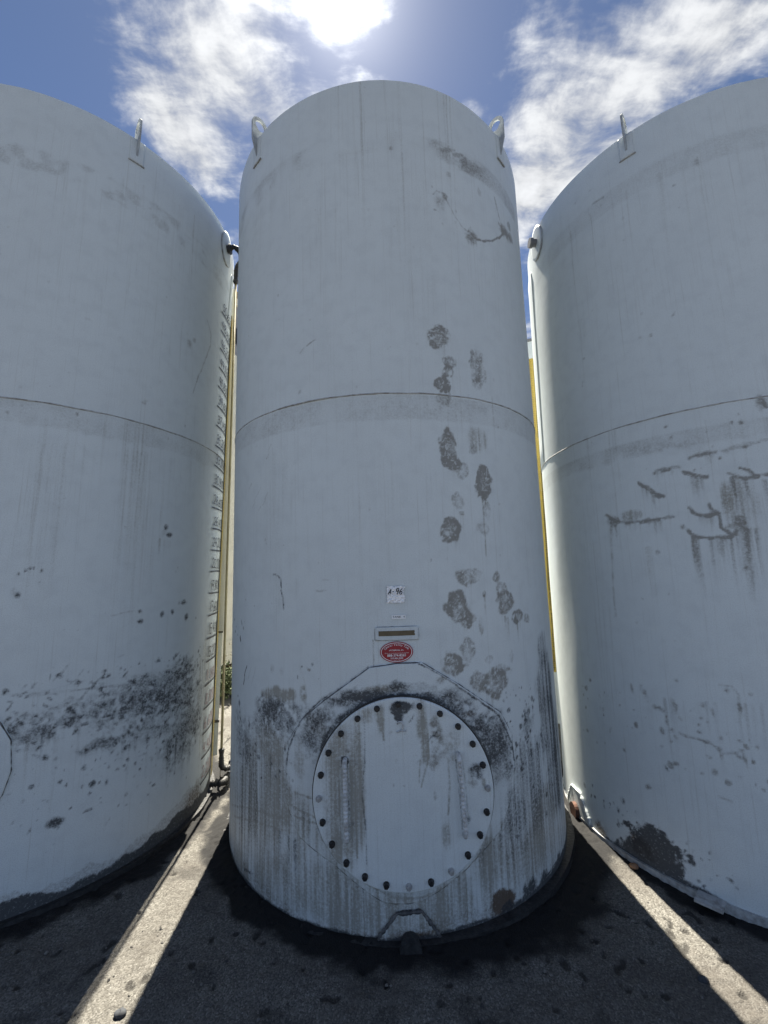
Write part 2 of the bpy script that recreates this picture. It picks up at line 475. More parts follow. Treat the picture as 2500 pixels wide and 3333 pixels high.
    ('line', [(0.262, 1.037), (0.329, 1.022), (0.398, 1.008), (0.461, 0.987)], 0.0094, 0.95, 'G'),
    ('line', [(0.202, 1.09), (0.304, 1.068), (0.399, 1.037)], 0.0059, 0.6, 'G'),
    ('line', [(-0.286, 1.193), (-0.213, 1.185), (-0.136, 1.181)], 0.0084, 0.9, 'G'),
    ('line', [(-0.401, 1.182), (-0.318, 1.177), (-0.238, 1.185)], 0.0061, 0.6, 'G'),
    ('line', [(-0.187, 1.159), (-0.137, 1.153)], 0.0072, 0.8, 'G'),
    ('line', [(-0.439, 0.833), (-0.39, 0.975), (-0.306, 1.077), (-0.188, 1.143), (-0.061, 1.179), (0.039, 1.185), (0.164, 1.164), (0.292, 1.098), (0.397, 1.001), (0.478, 0.89), (0.517, 0.792)], 0.0213, 0.8, 'G'),
    ('line', [(-0.306, 1.086), (-0.188, 1.155), (-0.061, 1.19), (0.04, 1.197), (0.165, 1.178), (0.293, 1.112)], 0.0287, 0.5, 'G'),
    ('line', [(-0.144, 1.35), (0.02, 1.364), (0.135, 1.361)], 0.0053, 0.35, 'G'),
    ('line', [(0.135, 1.361), (0.21, 1.317), (0.314, 1.248), (0.408, 1.177)], 0.0085, 0.8, 'G'),
    ('line', [(0.408, 1.177), (0.524, 1.094), (0.602, 1.031), (0.647, 0.947), (0.688, 0.864), (0.698, 0.774)], 0.0097, 0.9, 'G'),
    ('line', [(0.698, 0.774), (0.685, 0.655), (0.645, 0.545)], 0.0053, 0.35, 'G'),
    ('line', [(-0.144, 1.35), (-0.29, 1.246), (-0.43, 1.158)], 0.0053, 0.4, 'G'),
    ('line', [(-0.43, 1.158), (-0.52, 1.076), (-0.584, 0.982), (-0.634, 0.876), (-0.644, 0.8)], 0.0078, 0.8, 'G'),
    ('line', [(-0.644, 0.8), (-0.641, 0.68), (-0.585, 0.572)], 0.0044, 0.35, 'G'),
    ('line', [(-0.438, 0.486), (-0.306, 0.371), (-0.172, 0.286), (-0.043, 0.226), (0.087, 0.219), (0.221, 0.248), (0.354, 0.322), (0.503, 0.421)], 0.0045, 0.4, 'F'),
    ('spk', 0.648, 1.149, 0.955, 0.7, 90, 0.006, 0.8, 'G'),
    ('spk', 0.687, 0.977, 1.138, 0.338, 50, 0.006, 0.6, 'G'),
    ('mott', 0.855, 0.938, 0.077, 0.127, 0, 0.45, 'G'),
    ('strk', 0.81, 0.593, 0.182, 0.312, 0, 0.42, 'G'),
    ('strk', 0.981, 0.327, 0.192, 0.213, 0, 0.5, 'F'),
    ('strk', 0.669, 0.419, 0.108, 0.206, 0, 0.4, 'G'),
    ('strk', 0.495, 0.31, 0.118, 0.132, 0, 0.45, 'F'),
    ('strk', 0.787, 0.234, 0.171, 0.137, 0, 0.35, 'F'),
    ('strk', -0.023, 0.121, 0.364, 0.126, 0, 0.35, 'F'),
    ('strk', 0.216, 0.152, 0.044, 0.126, 0, 0.5, 'F'),
    ('strk', 0.32, 0.198, 0.052, 0.128, 0, 0.4, 'F'),
    ('strk', -0.414, 0.201, 0.192, 0.153, 0, 0.4, 'F'),
    ('strk', -0.759, 0.171, 0.2, 0.14, 0, 0.4, 'F'),
    ('drip', -0.89, 0.464, -0.525, 0.423, 0.349, 14, 0.55, 'G'),
    ('drip', -0.411, 0.378, -0.161, 0.244, 0.194, 10, 0.5, 'G'),
    ('drip', 0.278, 0.358, 0.567, 0.427, 0.239, 12, 0.55, 'G'),
    ('drip', 0.642, 0.887, 1.07, 0.771, 0.433, 12, 0.5, 'G'),
    ('drip', -1.147, 0.806, -0.651, 0.823, 0.5, 14, 0.5, 'G'),
    ('drip', -0.554, 0.626, -0.41, 0.49, 0.273, 8, 0.45, 'G'),
    ('drip', 0.004, 0.225, 0.051, 0.223, 0.053, 3, 0.6, 'F'),
    ('drip', -0.921, 2.589, 0.168, 2.48, 0.593, 10, 0.14, 'F'),
    ('drip', 0.074, 2.902, 0.804, 2.955, 0.736, 8, 0.22, 'F'),
    ('drip', -0.947, 4.291, 0.808, 3.952, 0.907, 16, 0.12, 'F'),
    ('drip', -0.651, 1.834, 0.303, 1.81, 0.401, 14, 0.18, 'F'),
    ('blob', 0.569, 0.085, 0.075, 0.048, 0, 1.0, 'K'),
    ('mott', 0.541, 0.122, 0.061, 0.03, 0, 0.8, 'K'),
    ('blob', 0.591, 0.044, 0.045, 0.039, 0, 0.7, 'G'),
    ('mott', 0.747, 0.081, 0.046, 0.049, 0, 0.9, 'G'),
    ('mott', 0.909, 0.074, 0.05, 0.054, 0, 0.9, 'G'),
    ('line', [(0.871, 0.067), (0.997, 0.073), (1.071, 0.077)], 0.009, 0.9, 'G'),
    ('mott', 1.11, 0.062, 0.064, 0.068, 0, 0.8, 'G'),
    ('mott', 0.068, 0.054, 0.106, 0.017, 0, 0.6, 'K'),
    ('line', [(-0.115, 1.492), (-0.114, 1.423), (-0.111, 1.35)], 0.0074, 0.45, 'K'),
    ('drip', -0.959, 5.058, 1.062, 5.088, 2.141, 34, 0.22, 'F'),
    ('drip', -1.1, 4.585, 1.05, 4.49, 1.503, 30, 0.18, 'F'),
    ('spk', -1.123, 5.409, 0.772, 1.791, 90, 0.005, 0.4, 'M'),
    ('strk', -0.368, 3.7, 0.128, 0.791, 0, 0.1, 'F'),
    ('strk', 0.222, 3.783, 0.181, 0.829, 0, 0.1, 'F'),
    ('strk', -0.728, 2.116, 0.168, 0.744, 0, 0.14, 'F'),
    ('strk', -0.112, 2.083, 0.16, 0.685, 0, 0.1, 'F'),
    ('blob', 0.015, 1.203, 0.335, 0.057, 0, 0.3, 'G'),
    ('mott', 0.452, 0.947, 0.211, 0.166, 0, 0.4, 'G'),
    ('mott', -0.431, 1.0, 0.174, 0.168, 0, 0.35, 'G'),
    ('mott', 0.267, 1.139, 0.188, 0.072, 20, 0.4, 'G'),
    ('mott', -0.239, 1.18, 0.184, 0.058, 0, 0.4, 'G'),
    ('blob', 0.599, 0.798, 0.081, 0.143, 0, 0.25, 'G'),
    ('mott', 0.57, 0.096, 0.081, 0.056, 0, 1.0, 'K'),
    ('drip', 0.509, 0.105, 0.634, 0.062, 0.128, 10, 0.9, 'K'),
    ('mott', 0.789, 0.08, 0.058, 0.058, 0, 0.9, 'G'),
    ('mott', 0.666, 0.038, 0.07, 0.03, 0, 0.8, 'G'),
]

MARKS_P = [
    ('strk', -0.31, -0.006, 0.099, 0.371, 0, 0.5, 'F'),
    ('strk', -0.234, 0.036, 0.043, 0.329, 0, 0.5, 'F'),
    ('mott', -0.354, 0.217, 0.072, 0.112, 0, 0.35, 'F'),
    ('mott', -0.349, -0.242, 0.07, 0.085, 0, 0.4, 'F'),
    ('line', [(-0.25, 0.259), (-0.247, 0.08), (-0.242, -0.138), (-0.241, -0.287)], 0.0045, 0.45, 'F'),
    ('line', [(-0.222, 0.235), (-0.215, 0.035), (-0.208, -0.096)], 0.0045, 0.45, 'F'),
    ('line', [(-0.19, 0.348), (-0.192, 0.167), (-0.209, -0.009), (-0.196, -0.182), (-0.193, -0.331)], 0.0055, 0.6, 'G'),
    ('line', [(-0.335, 0.194), (-0.33, 0.038), (-0.328, -0.092)], 0.0045, 0.5, 'F'),
    ('mott', -0.007, 0.411, 0.053, 0.037, 0, 0.95, 'G'),
    ('mott', -0.009, 0.37, 0.029, 0.027, 0, 0.9, 'G'),
    ('mott', 0.037, 0.421, 0.048, 0.028, 0, 0.85, 'G'),
    ('line', [(0.043, 0.341), (0.071, 0.374)], 0.0091, 0.6, 'G'),
    ('mott', 0.111, 0.338, 0.034, 0.103, 0, 0.65, 'F'),
    ('mott', 0.119, 0.202, 0.024, 0.09, 0, 0.5, 'F'),
    ('line', [(0.14, 0.292), (0.136, 0.157), (0.093, 0.026)], 0.005, 0.5, 'F'),
    ('line', [(0.094, 0.158), (0.084, 0.048)], 0.0045, 0.4, 'F'),
    ('mott', -0.106, 0.345, 0.024, 0.091, 0, 0.5, 'F'),
    ('line', [(-0.099, 0.345), (-0.09, 0.254)], 0.0046, 0.5, 'F'),
    ('mott', 0.177, 0.314, 0.034, 0.077, 10, 0.75, 'M'),
    ('line', [(0.138, 0.247), (0.188, 0.291)], 0.0068, 0.7, 'G'),
    ('line', [(0.151, 0.269), (0.211, 0.267)], 0.0045, 0.6, 'G'),
    ('mott', 0.196, 0.2, 0.053, 0.067, 0, 0.4, 'M'),
    ('mott', 0.157, 0.134, 0.029, 0.044, 0, 0.5, 'M'),
    ('mott', 0.381, 0.094, 0.052, 0.044, 0, 0.9, 'G'),
    ('mott', 0.354, 0.04, 0.033, 0.031, 0, 0.5, 'M'),
    ('line', [(0.237, 0.154), (0.239, 0.021), (0.223, -0.109)], 0.0049, 0.45, 'F'),
    ('mott', 0.212, -0.195, 0.023, 0.085, 0, 0.4, 'F'),
    ('blob', 0.162, -0.02, 0.009, 0.026, 0, 0.35, 'M'),
    ('mott', -0.182, 0.382, 0.048, 0.046, 0, 0.4, 'F'),
    ('mott', -0.295, 0.159, 0.019, 0.02, 0, 1.0, 'G'),
    ('mott', 0.32, -0.134, 0.023, 0.017, 30, 0.5, 'G'),
    ('mott', -0.265, -0.137, 0.019, 0.017, 0, 0.6, 'G'),
    ('mott', 0.263, 0.209, 0.053, 0.09, 0, 0.3, 'F'),
    ('mott', -0.4, 0.331, 0.072, 0.068, 0, 0.4, 'M'),
    ('spk', -0.158, 0.392, 0.187, 0.023, 40, 0.005, 0.4, 'M'),
    ('spk', -0.4, 0.354, -0.199, -0.289, 40, 0.005, 0.6, 'M'),
    ('blob', -0.007, 0.409, 0.048, 0.034, 0, 0.95, 'G'),
    ('blob', -0.009, 0.363, 0.024, 0.025, 0, 0.9, 'G'),
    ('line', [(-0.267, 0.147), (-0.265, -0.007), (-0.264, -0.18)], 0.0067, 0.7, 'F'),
    ('blob', -0.295, 0.166, 0.019, 0.02, 0, 1.0, 'G'),
    ('mott', -0.296, 0.137, 0.014, 0.027, 0, 0.8, 'G'),
    ('line', [(-0.281, 0.148), (-0.279, -0.007), (-0.278, -0.18)], 0.0058, 0.65, 'G'),  # standoff shade of the left handle painted in, along with dark film
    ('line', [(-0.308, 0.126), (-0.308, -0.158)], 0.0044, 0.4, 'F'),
    ('line', [(0.275, 0.153), (0.287, 0.02), (0.292, -0.176)], 0.0058, 0.6, 'G'),  # same painted standoff shade and film beside the right handle
    ('line', [(0.31, 0.152), (0.32, 0.019), (0.324, -0.155)], 0.0045, 0.45, 'M'),
    ('mott', 0.413, 0.038, 0.014, 0.026, 0, 0.5, 'F'),
    ('mott', -0.007, 0.429, 0.039, 0.018, 0, 0.9, 'G'),
]

MARKS_L = [
    ('line', [(1.735, 3.997), (1.799, 3.905), (1.808, 3.801), (1.725, 3.583), (1.666, 3.428), (1.623, 3.275)], 0.0124, 0.5, 'M'),
    ('mott', 1.553, 3.667, 0.037, 0.047, 0, 0.45, 'M'),
    ('blob', 1.599, 3.722, 0.02, 0.024, 0, 0.4, 'M'),
    ('blob', 1.213, 3.029, 0.019, 0.014, 0, 0.4, 'M'),
    ('mott', 1.228, 3.052, 0.025, 0.014, 0, 0.3, 'M'),
    ('blob', 0.843, 3.504, 0.029, 0.01, -10, 0.25, 'M'),
    ('mott', 1.443, 2.151, 0.023, 0.034, 0, 0.9, 'G'),
    ('mott', 1.473, 2.102, 0.039, 0.024, 0, 0.8, 'G'),
    ('mott', 1.434, 2.116, 0.037, 0.047, 0, 0.3, 'M'),
    ('mott', 0.653, 1.697, 0.018, 0.026, 0, 0.75, 'G'),
    ('blob', 0.635, 1.716, 0.02, 0.026, 0, 0.25, 'M'),
    ('blob', 0.674, 1.842, 0.008, 0.011, 0, 0.6, 'G'),
    ('blob', 0.694, 1.855, 0.008, 0.011, 0, 0.6, 'G'),
    ('blob', 0.711, 1.855, 0.008, 0.011, 0, 0.6, 'G'),
    ('blob', 0.748, 1.841, 0.009, 0.011, 0, 0.6, 'G'),
    ('blob', 0.744, 1.771, 0.008, 0.011, 0, 0.6, 'G'),
    ('blob', 0.645, 1.821, 0.008, 0.011, 0, 0.6, 'G'),
    ('mott', 1.295, 1.568, 0.022, 0.018, 0, 0.8, 'G'),
    ('mott', 1.306, 1.5, 0.025, 0.021, 0, 0.8, 'G'),
    ('mott', 1.459, 1.53, 0.022, 0.029, 0, 0.8, 'G'),
    ('mott', 1.545, 1.542, 0.017, 0.023, 0, 0.8, 'G'),
    ('mott', 1.686, 1.493, 0.026, 0.031, 0, 0.8, 'G'),
    ('mott', 1.642, 1.609, 0.058, 0.024, 0, 0.8, 'G'),
    ('line', [(1.121, 1.552), (1.229, 1.573), (1.321, 1.56)], 0.0073, 0.35, 'M'),
    ('mott', 1.424, 1.063, 0.443, 0.123, 0, 0.42, 'G'),
    ('mott', 1.707, 1.128, 0.222, 0.102, 0, 0.42, 'G'),
    ('mott', 1.629, 0.918, 0.374, 0.13, 0, 0.5, 'G'),
    ('mott', 1.8, 0.706, 0.238, 0.204, 0, 0.55, 'G'),
    ('mott', 1.194, 0.946, 0.312, 0.096, 0, 0.4, 'G'),
    ('mott', 0.823, 0.981, 0.211, 0.101, 0, 0.4, 'G'),
    ('mott', 0.771, 0.894, 0.122, 0.074, 0, 0.35, 'G'),
    ('mott', 1.105, 0.782, 0.125, 0.049, 0, 0.5, 'G'),
    ('mott', 1.35, 0.761, 0.263, 0.088, 0, 0.35, 'G'),
    ('mott', 1.659, 0.564, 0.253, 0.192, 0, 0.3, 'G'),
    ('line', [(0.838, 1.111), (0.86, 1.094)], 0.0062, 0.6180864400648637, 'G'),
    ('line', [(1.066, 1.029), (1.09, 1.016)], 0.0082, 0.4645922276328568, 'G'),
    ('line', [(1.527, 1.131), (1.55, 1.121)], 0.009, 0.48311342363415544, 'G'),
    ('line', [(1.396, 0.937), (1.434, 0.911)], 0.0052, 0.6351239752537374, 'G'),
    ('line', [(0.681, 0.979), (0.693, 0.996)], 0.0063, 0.6223845336543561, 'G'),
    ('line', [(0.976, 1.21), (1.001, 1.245)], 0.008, 0.34695218881669143, 'G'),
    ('line', [(0.975, 0.88), (0.988, 0.897)], 0.007, 0.5993289530676542, 'G'),
    ('line', [(1.021, 0.973), (1.05, 0.979)], 0.0062, 0.442651552740396, 'G'),
    ('line', [(0.831, 1.136), (0.839, 1.139)], 0.0077, 0.5349457397568814, 'G'),
    ('line', [(0.798, 0.815), (0.825, 0.792)], 0.0063, 0.3738937442864594, 'G'),
    ('line', [(1.526, 1.041), (1.543, 1.054)], 0.0052, 0.5802083624401257, 'G'),
    ('line', [(1.005, 1.044), (1.018, 1.047)], 0.0057, 0.4453190565516685, 'G'),
    ('line', [(0.729, 1.155), (0.744, 1.16)], 0.0059, 0.6226588185371646, 'G'),
    ('line', [(0.874, 1.123), (0.888, 1.112)], 0.0051, 0.3269397466468942, 'G'),
    ('line', [(1.218, 0.908), (1.24, 0.911)], 0.0049, 0.31485253865242147, 'G'),
    ('line', [(1.6, 0.916), (1.632, 0.9)], 0.0092, 0.43222623379426395, 'G'),
    ('line', [(1.046, 1.163), (1.071, 1.144)], 0.0067, 0.6292174393983871, 'G'),
    ('line', [(1.106, 1.016), (1.128, 1.004)], 0.008, 0.453106015862741, 'G'),
    ('line', [(0.862, 1.043), (0.886, 1.05)], 0.004, 0.5155292794571898, 'G'),
    ('line', [(1.258, 0.878), (1.271, 0.879)], 0.0063, 0.537748489313338, 'G'),
    ('line', [(0.948, 1.055), (0.958, 1.047)], 0.0077, 0.3074384002920758, 'G'),
    ('line', [(0.954, 1.182), (0.976, 1.189)], 0.0064, 0.4120088850118023, 'G'),
    ('line', [(0.96, 1.047), (0.982, 1.052)], 0.0071, 0.3367051040403224, 'G'),
    ('line', [(1.512, 0.832), (1.568, 0.803)], 0.0061, 0.37788824497761686, 'G'),
    ('line', [(1.489, 0.945), (1.522, 0.923)], 0.0051, 0.41268809461744255, 'G'),
    ('line', [(0.94, 0.937), (0.965, 0.969)], 0.0071, 0.6362417609188666, 'G'),
    ('line', [(0.709, 1.018), (0.727, 1.024)], 0.0045, 0.34232176364860023, 'G'),
    ('line', [(1.126, 1.075), (1.142, 1.067)], 0.0078, 0.41903838353253337, 'G'),
    ('line', [(1.54, 0.787), (1.578, 0.812)], 0.006, 0.5778516735694577, 'G'),
    ('line', [(0.883, 0.933), (0.897, 0.953)], 0.005, 0.4989162902782317, 'G'),
    ('line', [(0.666, 1.074), (0.681, 1.097)], 0.0057, 0.6450157610668392, 'G'),
    ('line', [(1.364, 0.925), (1.377, 0.937)], 0.0082, 0.5320455201849718, 'G'),
    ('line', [(1.119, 1.02), (1.135, 1.007)], 0.0077, 0.639837447557255, 'G'),
    ('line', [(0.751, 0.922), (0.765, 0.911)], 0.007, 0.5427969625540392, 'G'),
    ('line', [(1.733, 0.675), (1.789, 0.64)], 0.0074, 0.34228487804634533, 'G'),
    ('line', [(1.092, 1.146), (1.109, 1.134)], 0.0064, 0.444812656705352, 'G'),
    ('line', [(1.738, 1.006), (1.772, 1.025)], 0.0092, 0.3214788438614053, 'G'),
    ('line', [(0.825, 1.075), (0.837, 1.066)], 0.0045, 0.5770851716087431, 'G'),
    ('line', [(1.715, 0.825), (1.735, 0.835)], 0.0052, 0.3949889617926666, 'G'),
    ('line', [(0.858, 1.201), (0.875, 1.227)], 0.0041, 0.41309065835009645, 'G'),
    ('line', [(1.525, 0.806), (1.543, 0.793)], 0.005, 0.6411423859115979, 'G'),
    ('line', [(1.559, 1.12), (1.578, 1.134)], 0.0064, 0.4101029301071264, 'G'),
    ('line', [(0.944, 1.095), (0.961, 1.086)], 0.0079, 0.4500448803850581, 'G'),
    ('line', [(0.739, 1.125), (0.747, 1.136)], 0.0068, 0.4983569529838462, 'G'),
    ('line', [(0.664, 1.16), (0.684, 1.146)], 0.006, 0.45105775906572243, 'G'),
    ('line', [(0.974, 0.966), (0.994, 0.971)], 0.0056, 0.5429431240737626, 'G'),
    ('line', [(1.06, 0.995), (1.088, 0.973)], 0.0073, 0.3785543352294659, 'G'),
    ('line', [(0.764, 0.885), (0.772, 0.887)], 0.0051, 0.6142489693736756, 'G'),
    ('line', [(1.467, 0.965), (1.485, 0.979)], 0.0077, 0.5568073117094972, 'G'),
    ('line', [(1.18, 0.859), (1.194, 0.848)], 0.0062, 0.38258959778403046, 'G'),
    ('line', [(0.975, 1.147), (0.997, 1.177)], 0.0048, 0.308220579248066, 'G'),
    ('line', [(1.549, 0.97), (1.571, 0.956)], 0.008, 0.5926636829504537, 'G'),
    ('line', [(1.758, 1.128), (1.784, 1.119)], 0.0057, 0.5621377224845417, 'G'),
    ('line', [(1.725, 1.03), (1.75, 1.031)], 0.0095, 0.3631477701650617, 'G'),
    ('line', [(0.721, 0.866), (0.735, 0.888)], 0.0046, 0.5098087369562975, 'G'),
    ('line', [(1.746, 0.91), (1.803, 0.878)], 0.007, 0.38234243236906645, 'G'),
    ('line', [(1.743, 0.708), (1.786, 0.726)], 0.0058, 0.44036817821927704, 'G'),
    ('line', [(1.611, 1.227), (1.635, 1.245)], 0.0087, 0.6208150334248217, 'G'),
    ('line', [(1.105, 1.169), (1.12, 1.172)], 0.0074, 0.35129431899611696, 'G'),
    ('line', [(1.122, 0.93), (1.155, 0.936)], 0.0069, 0.5993529468373973, 'G'),
    ('line', [(1.184, 1.284), (1.218, 1.294)], 0.0044, 0.4678213654565355, 'G'),
    ('line', [(0.968, 1.168), (0.981, 1.171)], 0.005, 0.46890847512313416, 'G'),
    ('line', [(1.576, 1.117), (1.626, 1.096)], 0.0071, 0.5921141074271066, 'G'),
    ('line', [(1.525, 0.846), (1.561, 0.871)], 0.0093, 0.32533109299709745, 'G'),
    ('line', [(1.773, 0.843), (1.799, 0.831)], 0.0096, 0.5268874518662015, 'G'),
    ('line', [(1.427, 1.219), (1.444, 1.211)], 0.0087, 0.38473213137358664, 'G'),
    ('line', [(0.803, 1.016), (0.827, 0.998)], 0.0072, 0.3892527759775393, 'G'),
    ('line', [(1.6, 0.847), (1.63, 0.866)], 0.0052, 0.5796141399448655, 'G'),
    ('line', [(0.739, 1.035), (0.747, 1.046)], 0.0059, 0.5364275766001994, 'G'),
    ('line', [(0.669, 0.792), (0.682, 0.81)], 0.0049, 0.3272882038618154, 'G'),
    ('line', [(1.265, 0.986), (1.28, 0.989)], 0.0049, 0.3961664358279511, 'G'),
    ('line', [(1.281, 1.119), (1.296, 1.122)], 0.0048, 0.6294506407919962, 'G'),
    ('line', [(0.975, 0.979), (0.99, 0.983)], 0.0044, 0.6305572046821135, 'G'),
    ('line', [(0.924, 1.192), (0.946, 1.175)], 0.0067, 0.47803903127651826, 'G'),
    ('line', [(0.687, 1.061), (0.711, 1.048)], 0.0044, 0.6114717377125762, 'G'),
    ('line', [(1.294, 0.79), (1.31, 0.781)], 0.0083, 0.5257421981704762, 'G'),
    ('line', [(1.265, 1.069), (1.281, 1.086)], 0.0057, 0.36173342985595386, 'G'),
    ('line', [(0.703, 0.973), (0.723, 1.001)], 0.005, 0.39304612386819054, 'G'),
    ('line', [(0.984, 0.982), (1.005, 0.97)], 0.0067, 0.4801524156625441, 'G'),
    ('line', [(1.61, 0.96), (1.668, 0.997)], 0.0075, 0.5700986334996662, 'G'),
    ('line', [(0.955, 0.976), (0.971, 0.963)], 0.0066, 0.4975254805583065, 'G'),
    ('line', [(1.677, 0.975), (1.703, 0.963)], 0.0078, 0.534552211390146, 'G'),
    ('line', [(0.994, 0.946), (1.015, 0.973)], 0.0071, 0.49065196279183343, 'G'),
    ('line', [(0.786, 1.019), (0.797, 1.022)], 0.0052, 0.4025560543725685, 'G'),
    ('line', [(1.542, 1.069), (1.592, 1.073)], 0.0074, 0.5040698417154085, 'G'),
    ('line', [(1.255, 0.939), (1.295, 0.944)], 0.0082, 0.5336745464758967, 'G'),
    ('line', [(0.672, 0.962), (0.683, 0.956)], 0.0054, 0.4832738918718473, 'G'),
    ('line', [(1.071, 0.85), (1.086, 0.841)], 0.0042, 0.4751564646073937, 'G'),
    ('line', [(1.256, 1.128), (1.297, 1.107)], 0.005, 0.5773314817328553, 'G'),
    ('line', [(1.244, 0.929), (1.256, 0.931)], 0.0069, 0.4770838627758824, 'G'),
    ('line', [(1.107, 0.892), (1.125, 0.895)], 0.0069, 0.34702483473852397, 'G'),
    ('line', [(1.582, 0.922), (1.627, 0.893)], 0.0082, 0.5589018780585215, 'G'),
    ('line', [(0.951, 0.918), (0.976, 0.951)], 0.0066, 0.3773113006334798, 'G'),
    ('line', [(0.897, 1.248), (0.921, 1.282)], 0.0043, 0.37010596690358594, 'G'),
    ('line', [(0.764, 1.178), (0.78, 1.204)], 0.0046, 0.4711565748350879, 'G'),
    ('line', [(0.662, 1.012), (0.676, 1.034)], 0.0053, 0.4593815942465808, 'G'),
    ('line', [(0.672, 1.023), (0.688, 1.029)], 0.0059, 0.3783464453325001, 'G'),
    ('line', [(0.663, 0.819), (0.675, 0.822)], 0.0041, 0.4609957120331937, 'G'),
    ('line', [(0.81, 0.996), (0.827, 0.987)], 0.0062, 0.34874059400353036, 'G'),
    ('line', [(1.228, 0.914), (1.252, 0.9)], 0.0045, 0.30785003260588417, 'G'),
    ('line', [(1.034, 1.149), (1.044, 1.162)], 0.0043, 0.47263436473408427, 'G'),
    ('line', [(1.69, 0.801), (1.759, 0.768)], 0.0054, 0.46610509877447476, 'G'),
    ('line', [(0.775, 1.083), (0.787, 1.075)], 0.0068, 0.4017815384736738, 'G'),
    ('line', [(1.847, 0.981), (1.944, 0.977)], 0.0079, 0.49639284419294416, 'G'),
    ('line', [(0.651, 1.184), (0.666, 1.173)], 0.0063, 0.6392435765362126, 'G'),
    ('line', [(1.227, 0.67), (1.239, 0.661)], 0.007, 0.30667615614546, 'G'),
    ('line', [(1.098, 1.07), (1.12, 1.075)], 0.005, 0.6408465230099385, 'G'),
    ('line', [(1.077, 0.989), (1.105, 0.996)], 0.0079, 0.31197413343049196, 'G'),
    ('line', [(0.89, 1.217), (0.9, 1.221)], 0.0047, 0.4445720988522156, 'G'),
    ('line', [(1.095, 1.171), (1.116, 1.198)], 0.0049, 0.5589280616683987, 'G'),
    ('line', [(1.39, 0.883), (1.434, 0.886)], 0.0081, 0.45345695078590276, 'G'),
    ('line', [(1.033, 1.125), (1.058, 1.132)], 0.0052, 0.3594101013799577, 'G'),
    ('line', [(1.353, 1.124), (1.377, 1.147)], 0.0047, 0.36008654533880974, 'G'),
    ('line', [(1.399, 1.086), (1.443, 1.057)], 0.008, 0.5370658414901078, 'G'),
    ('line', [(0.725, 0.998), (0.747, 0.981)], 0.0054, 0.6139130145614518, 'G'),
    ('line', [(1.4, 0.725), (1.425, 0.725)], 0.0044, 0.3681945379060995, 'G'),
    ('line', [(1.469, 0.853), (1.494, 0.872)], 0.005, 0.5271986277672619, 'G'),
    ('line', [(0.844, 1.061), (0.854, 1.055)], 0.0075, 0.3500822820137818, 'G'),
    ('line', [(1.878, 0.792), (1.92, 0.804)], 0.0079, 0.6175201010817559, 'G'),
    ('line', [(0.925, 0.95), (0.955, 0.933)], 0.0057, 0.5178372258521231, 'G'),
    ('line', [(0.681, 0.967), (0.707, 0.947)], 0.0044, 0.6126493356321927, 'G'),
    ('line', [(0.702, 1.147), (0.72, 1.137)], 0.0068, 0.5382266943558863, 'G'),
    ('line', [(0.719, 1.17), (0.739, 1.199)], 0.006, 0.45595879310543547, 'G'),
    ('line', [(0.737, 1.0), (0.758, 1.032)], 0.0067, 0.3720956298777541, 'G'),
    ('line', [(1.128, 1.177), (1.14, 1.18)], 0.005, 0.5637612940746134, 'G'),
    ('line', [(1.717, 0.863), (1.775, 0.861)], 0.0071, 0.5269435496885442, 'G'),
    ('line', [(1.221, 0.96), (1.259, 0.966)], 0.0053, 0.4536526481022354, 'G'),
    ('line', [(0.866, 0.914), (0.882, 0.905)], 0.0066, 0.6061524481059885, 'G'),
    ('line', [(1.845, 1.146), (1.908, 1.173)], 0.0073, 0.3669003934866356, 'G'),
    ('line', [(1.226, 1.164), (1.247, 1.188)], 0.0064, 0.505650160998901, 'G'),
    ('line', [(0.673, 0.996), (0.7, 0.975)], 0.0063, 0.40300409031087636, 'G'),
    ('line', [(1.121, 1.0), (1.149, 0.979)], 0.005, 0.3725681461140078, 'G'),
    ('line', [(1.101, 0.871), (1.116, 0.874)], 0.0047, 0.4554239806142947, 'G'),
    ('line', [(1.682, 0.883), (1.726, 0.863)], 0.0057, 0.5669556307308011, 'G'),
    ('line', [(1.364, 0.631), (1.404, 0.632)], 0.0084, 0.4509528883485419, 'G'),
    ('line', [(1.744, 0.966), (1.795, 0.944)], 0.0069, 0.5984428841690791, 'G'),
    ('line', [(0.87, 1.232), (0.896, 1.241)], 0.0069, 0.625545569005121, 'G'),
    ('line', [(1.126, 0.939), (1.137, 0.932)], 0.0063, 0.3580052910934295, 'G'),
    ('line', [(0.689, 0.965), (0.705, 0.97)], 0.0072, 0.3122932748613001, 'G'),
    ('line', [(0.815, 0.84), (0.822, 0.85)], 0.0071, 0.5924364460106338, 'G'),
    ('line', [(1.22, 0.936), (1.237, 0.954)], 0.006, 0.39112424156693104, 'G'),
    ('line', [(0.669, 1.12), (0.686, 1.111)], 0.0071, 0.582997826466771, 'G'),
    ('line', [(0.865, 0.892), (0.889, 0.898)], 0.0059, 0.39785767462712834, 'G'),
    ('line', [(0.797, 0.88), (0.806, 0.873)], 0.0071, 0.6171564486699337, 'G'),
    ('line', [(1.056, 1.132), (1.082, 1.167)], 0.0057, 0.5212526575459302, 'G'),
    ('line', [(0.879, 1.227), (0.889, 1.221)], 0.0079, 0.4914732812758412, 'G'),
    ('line', [(1.0, 1.077), (1.025, 1.11)], 0.0052, 0.48542982492116626, 'G'),
    ('line', [(1.194, 0.884), (1.209, 0.872)], 0.0059, 0.5978737058540904, 'G'),
    ('line', [(1.54, 0.78), (1.558, 0.768)], 0.007, 0.39794732425311263, 'G'),
    ('line', [(1.344, 1.042), (1.388, 1.012)], 0.0064, 0.32654716543820395, 'G'),
    ('line', [(0.716, 1.197), (1.047, 1.206), (1.419, 1.132)], 0.004, 0.08128701081622466, 'G'),
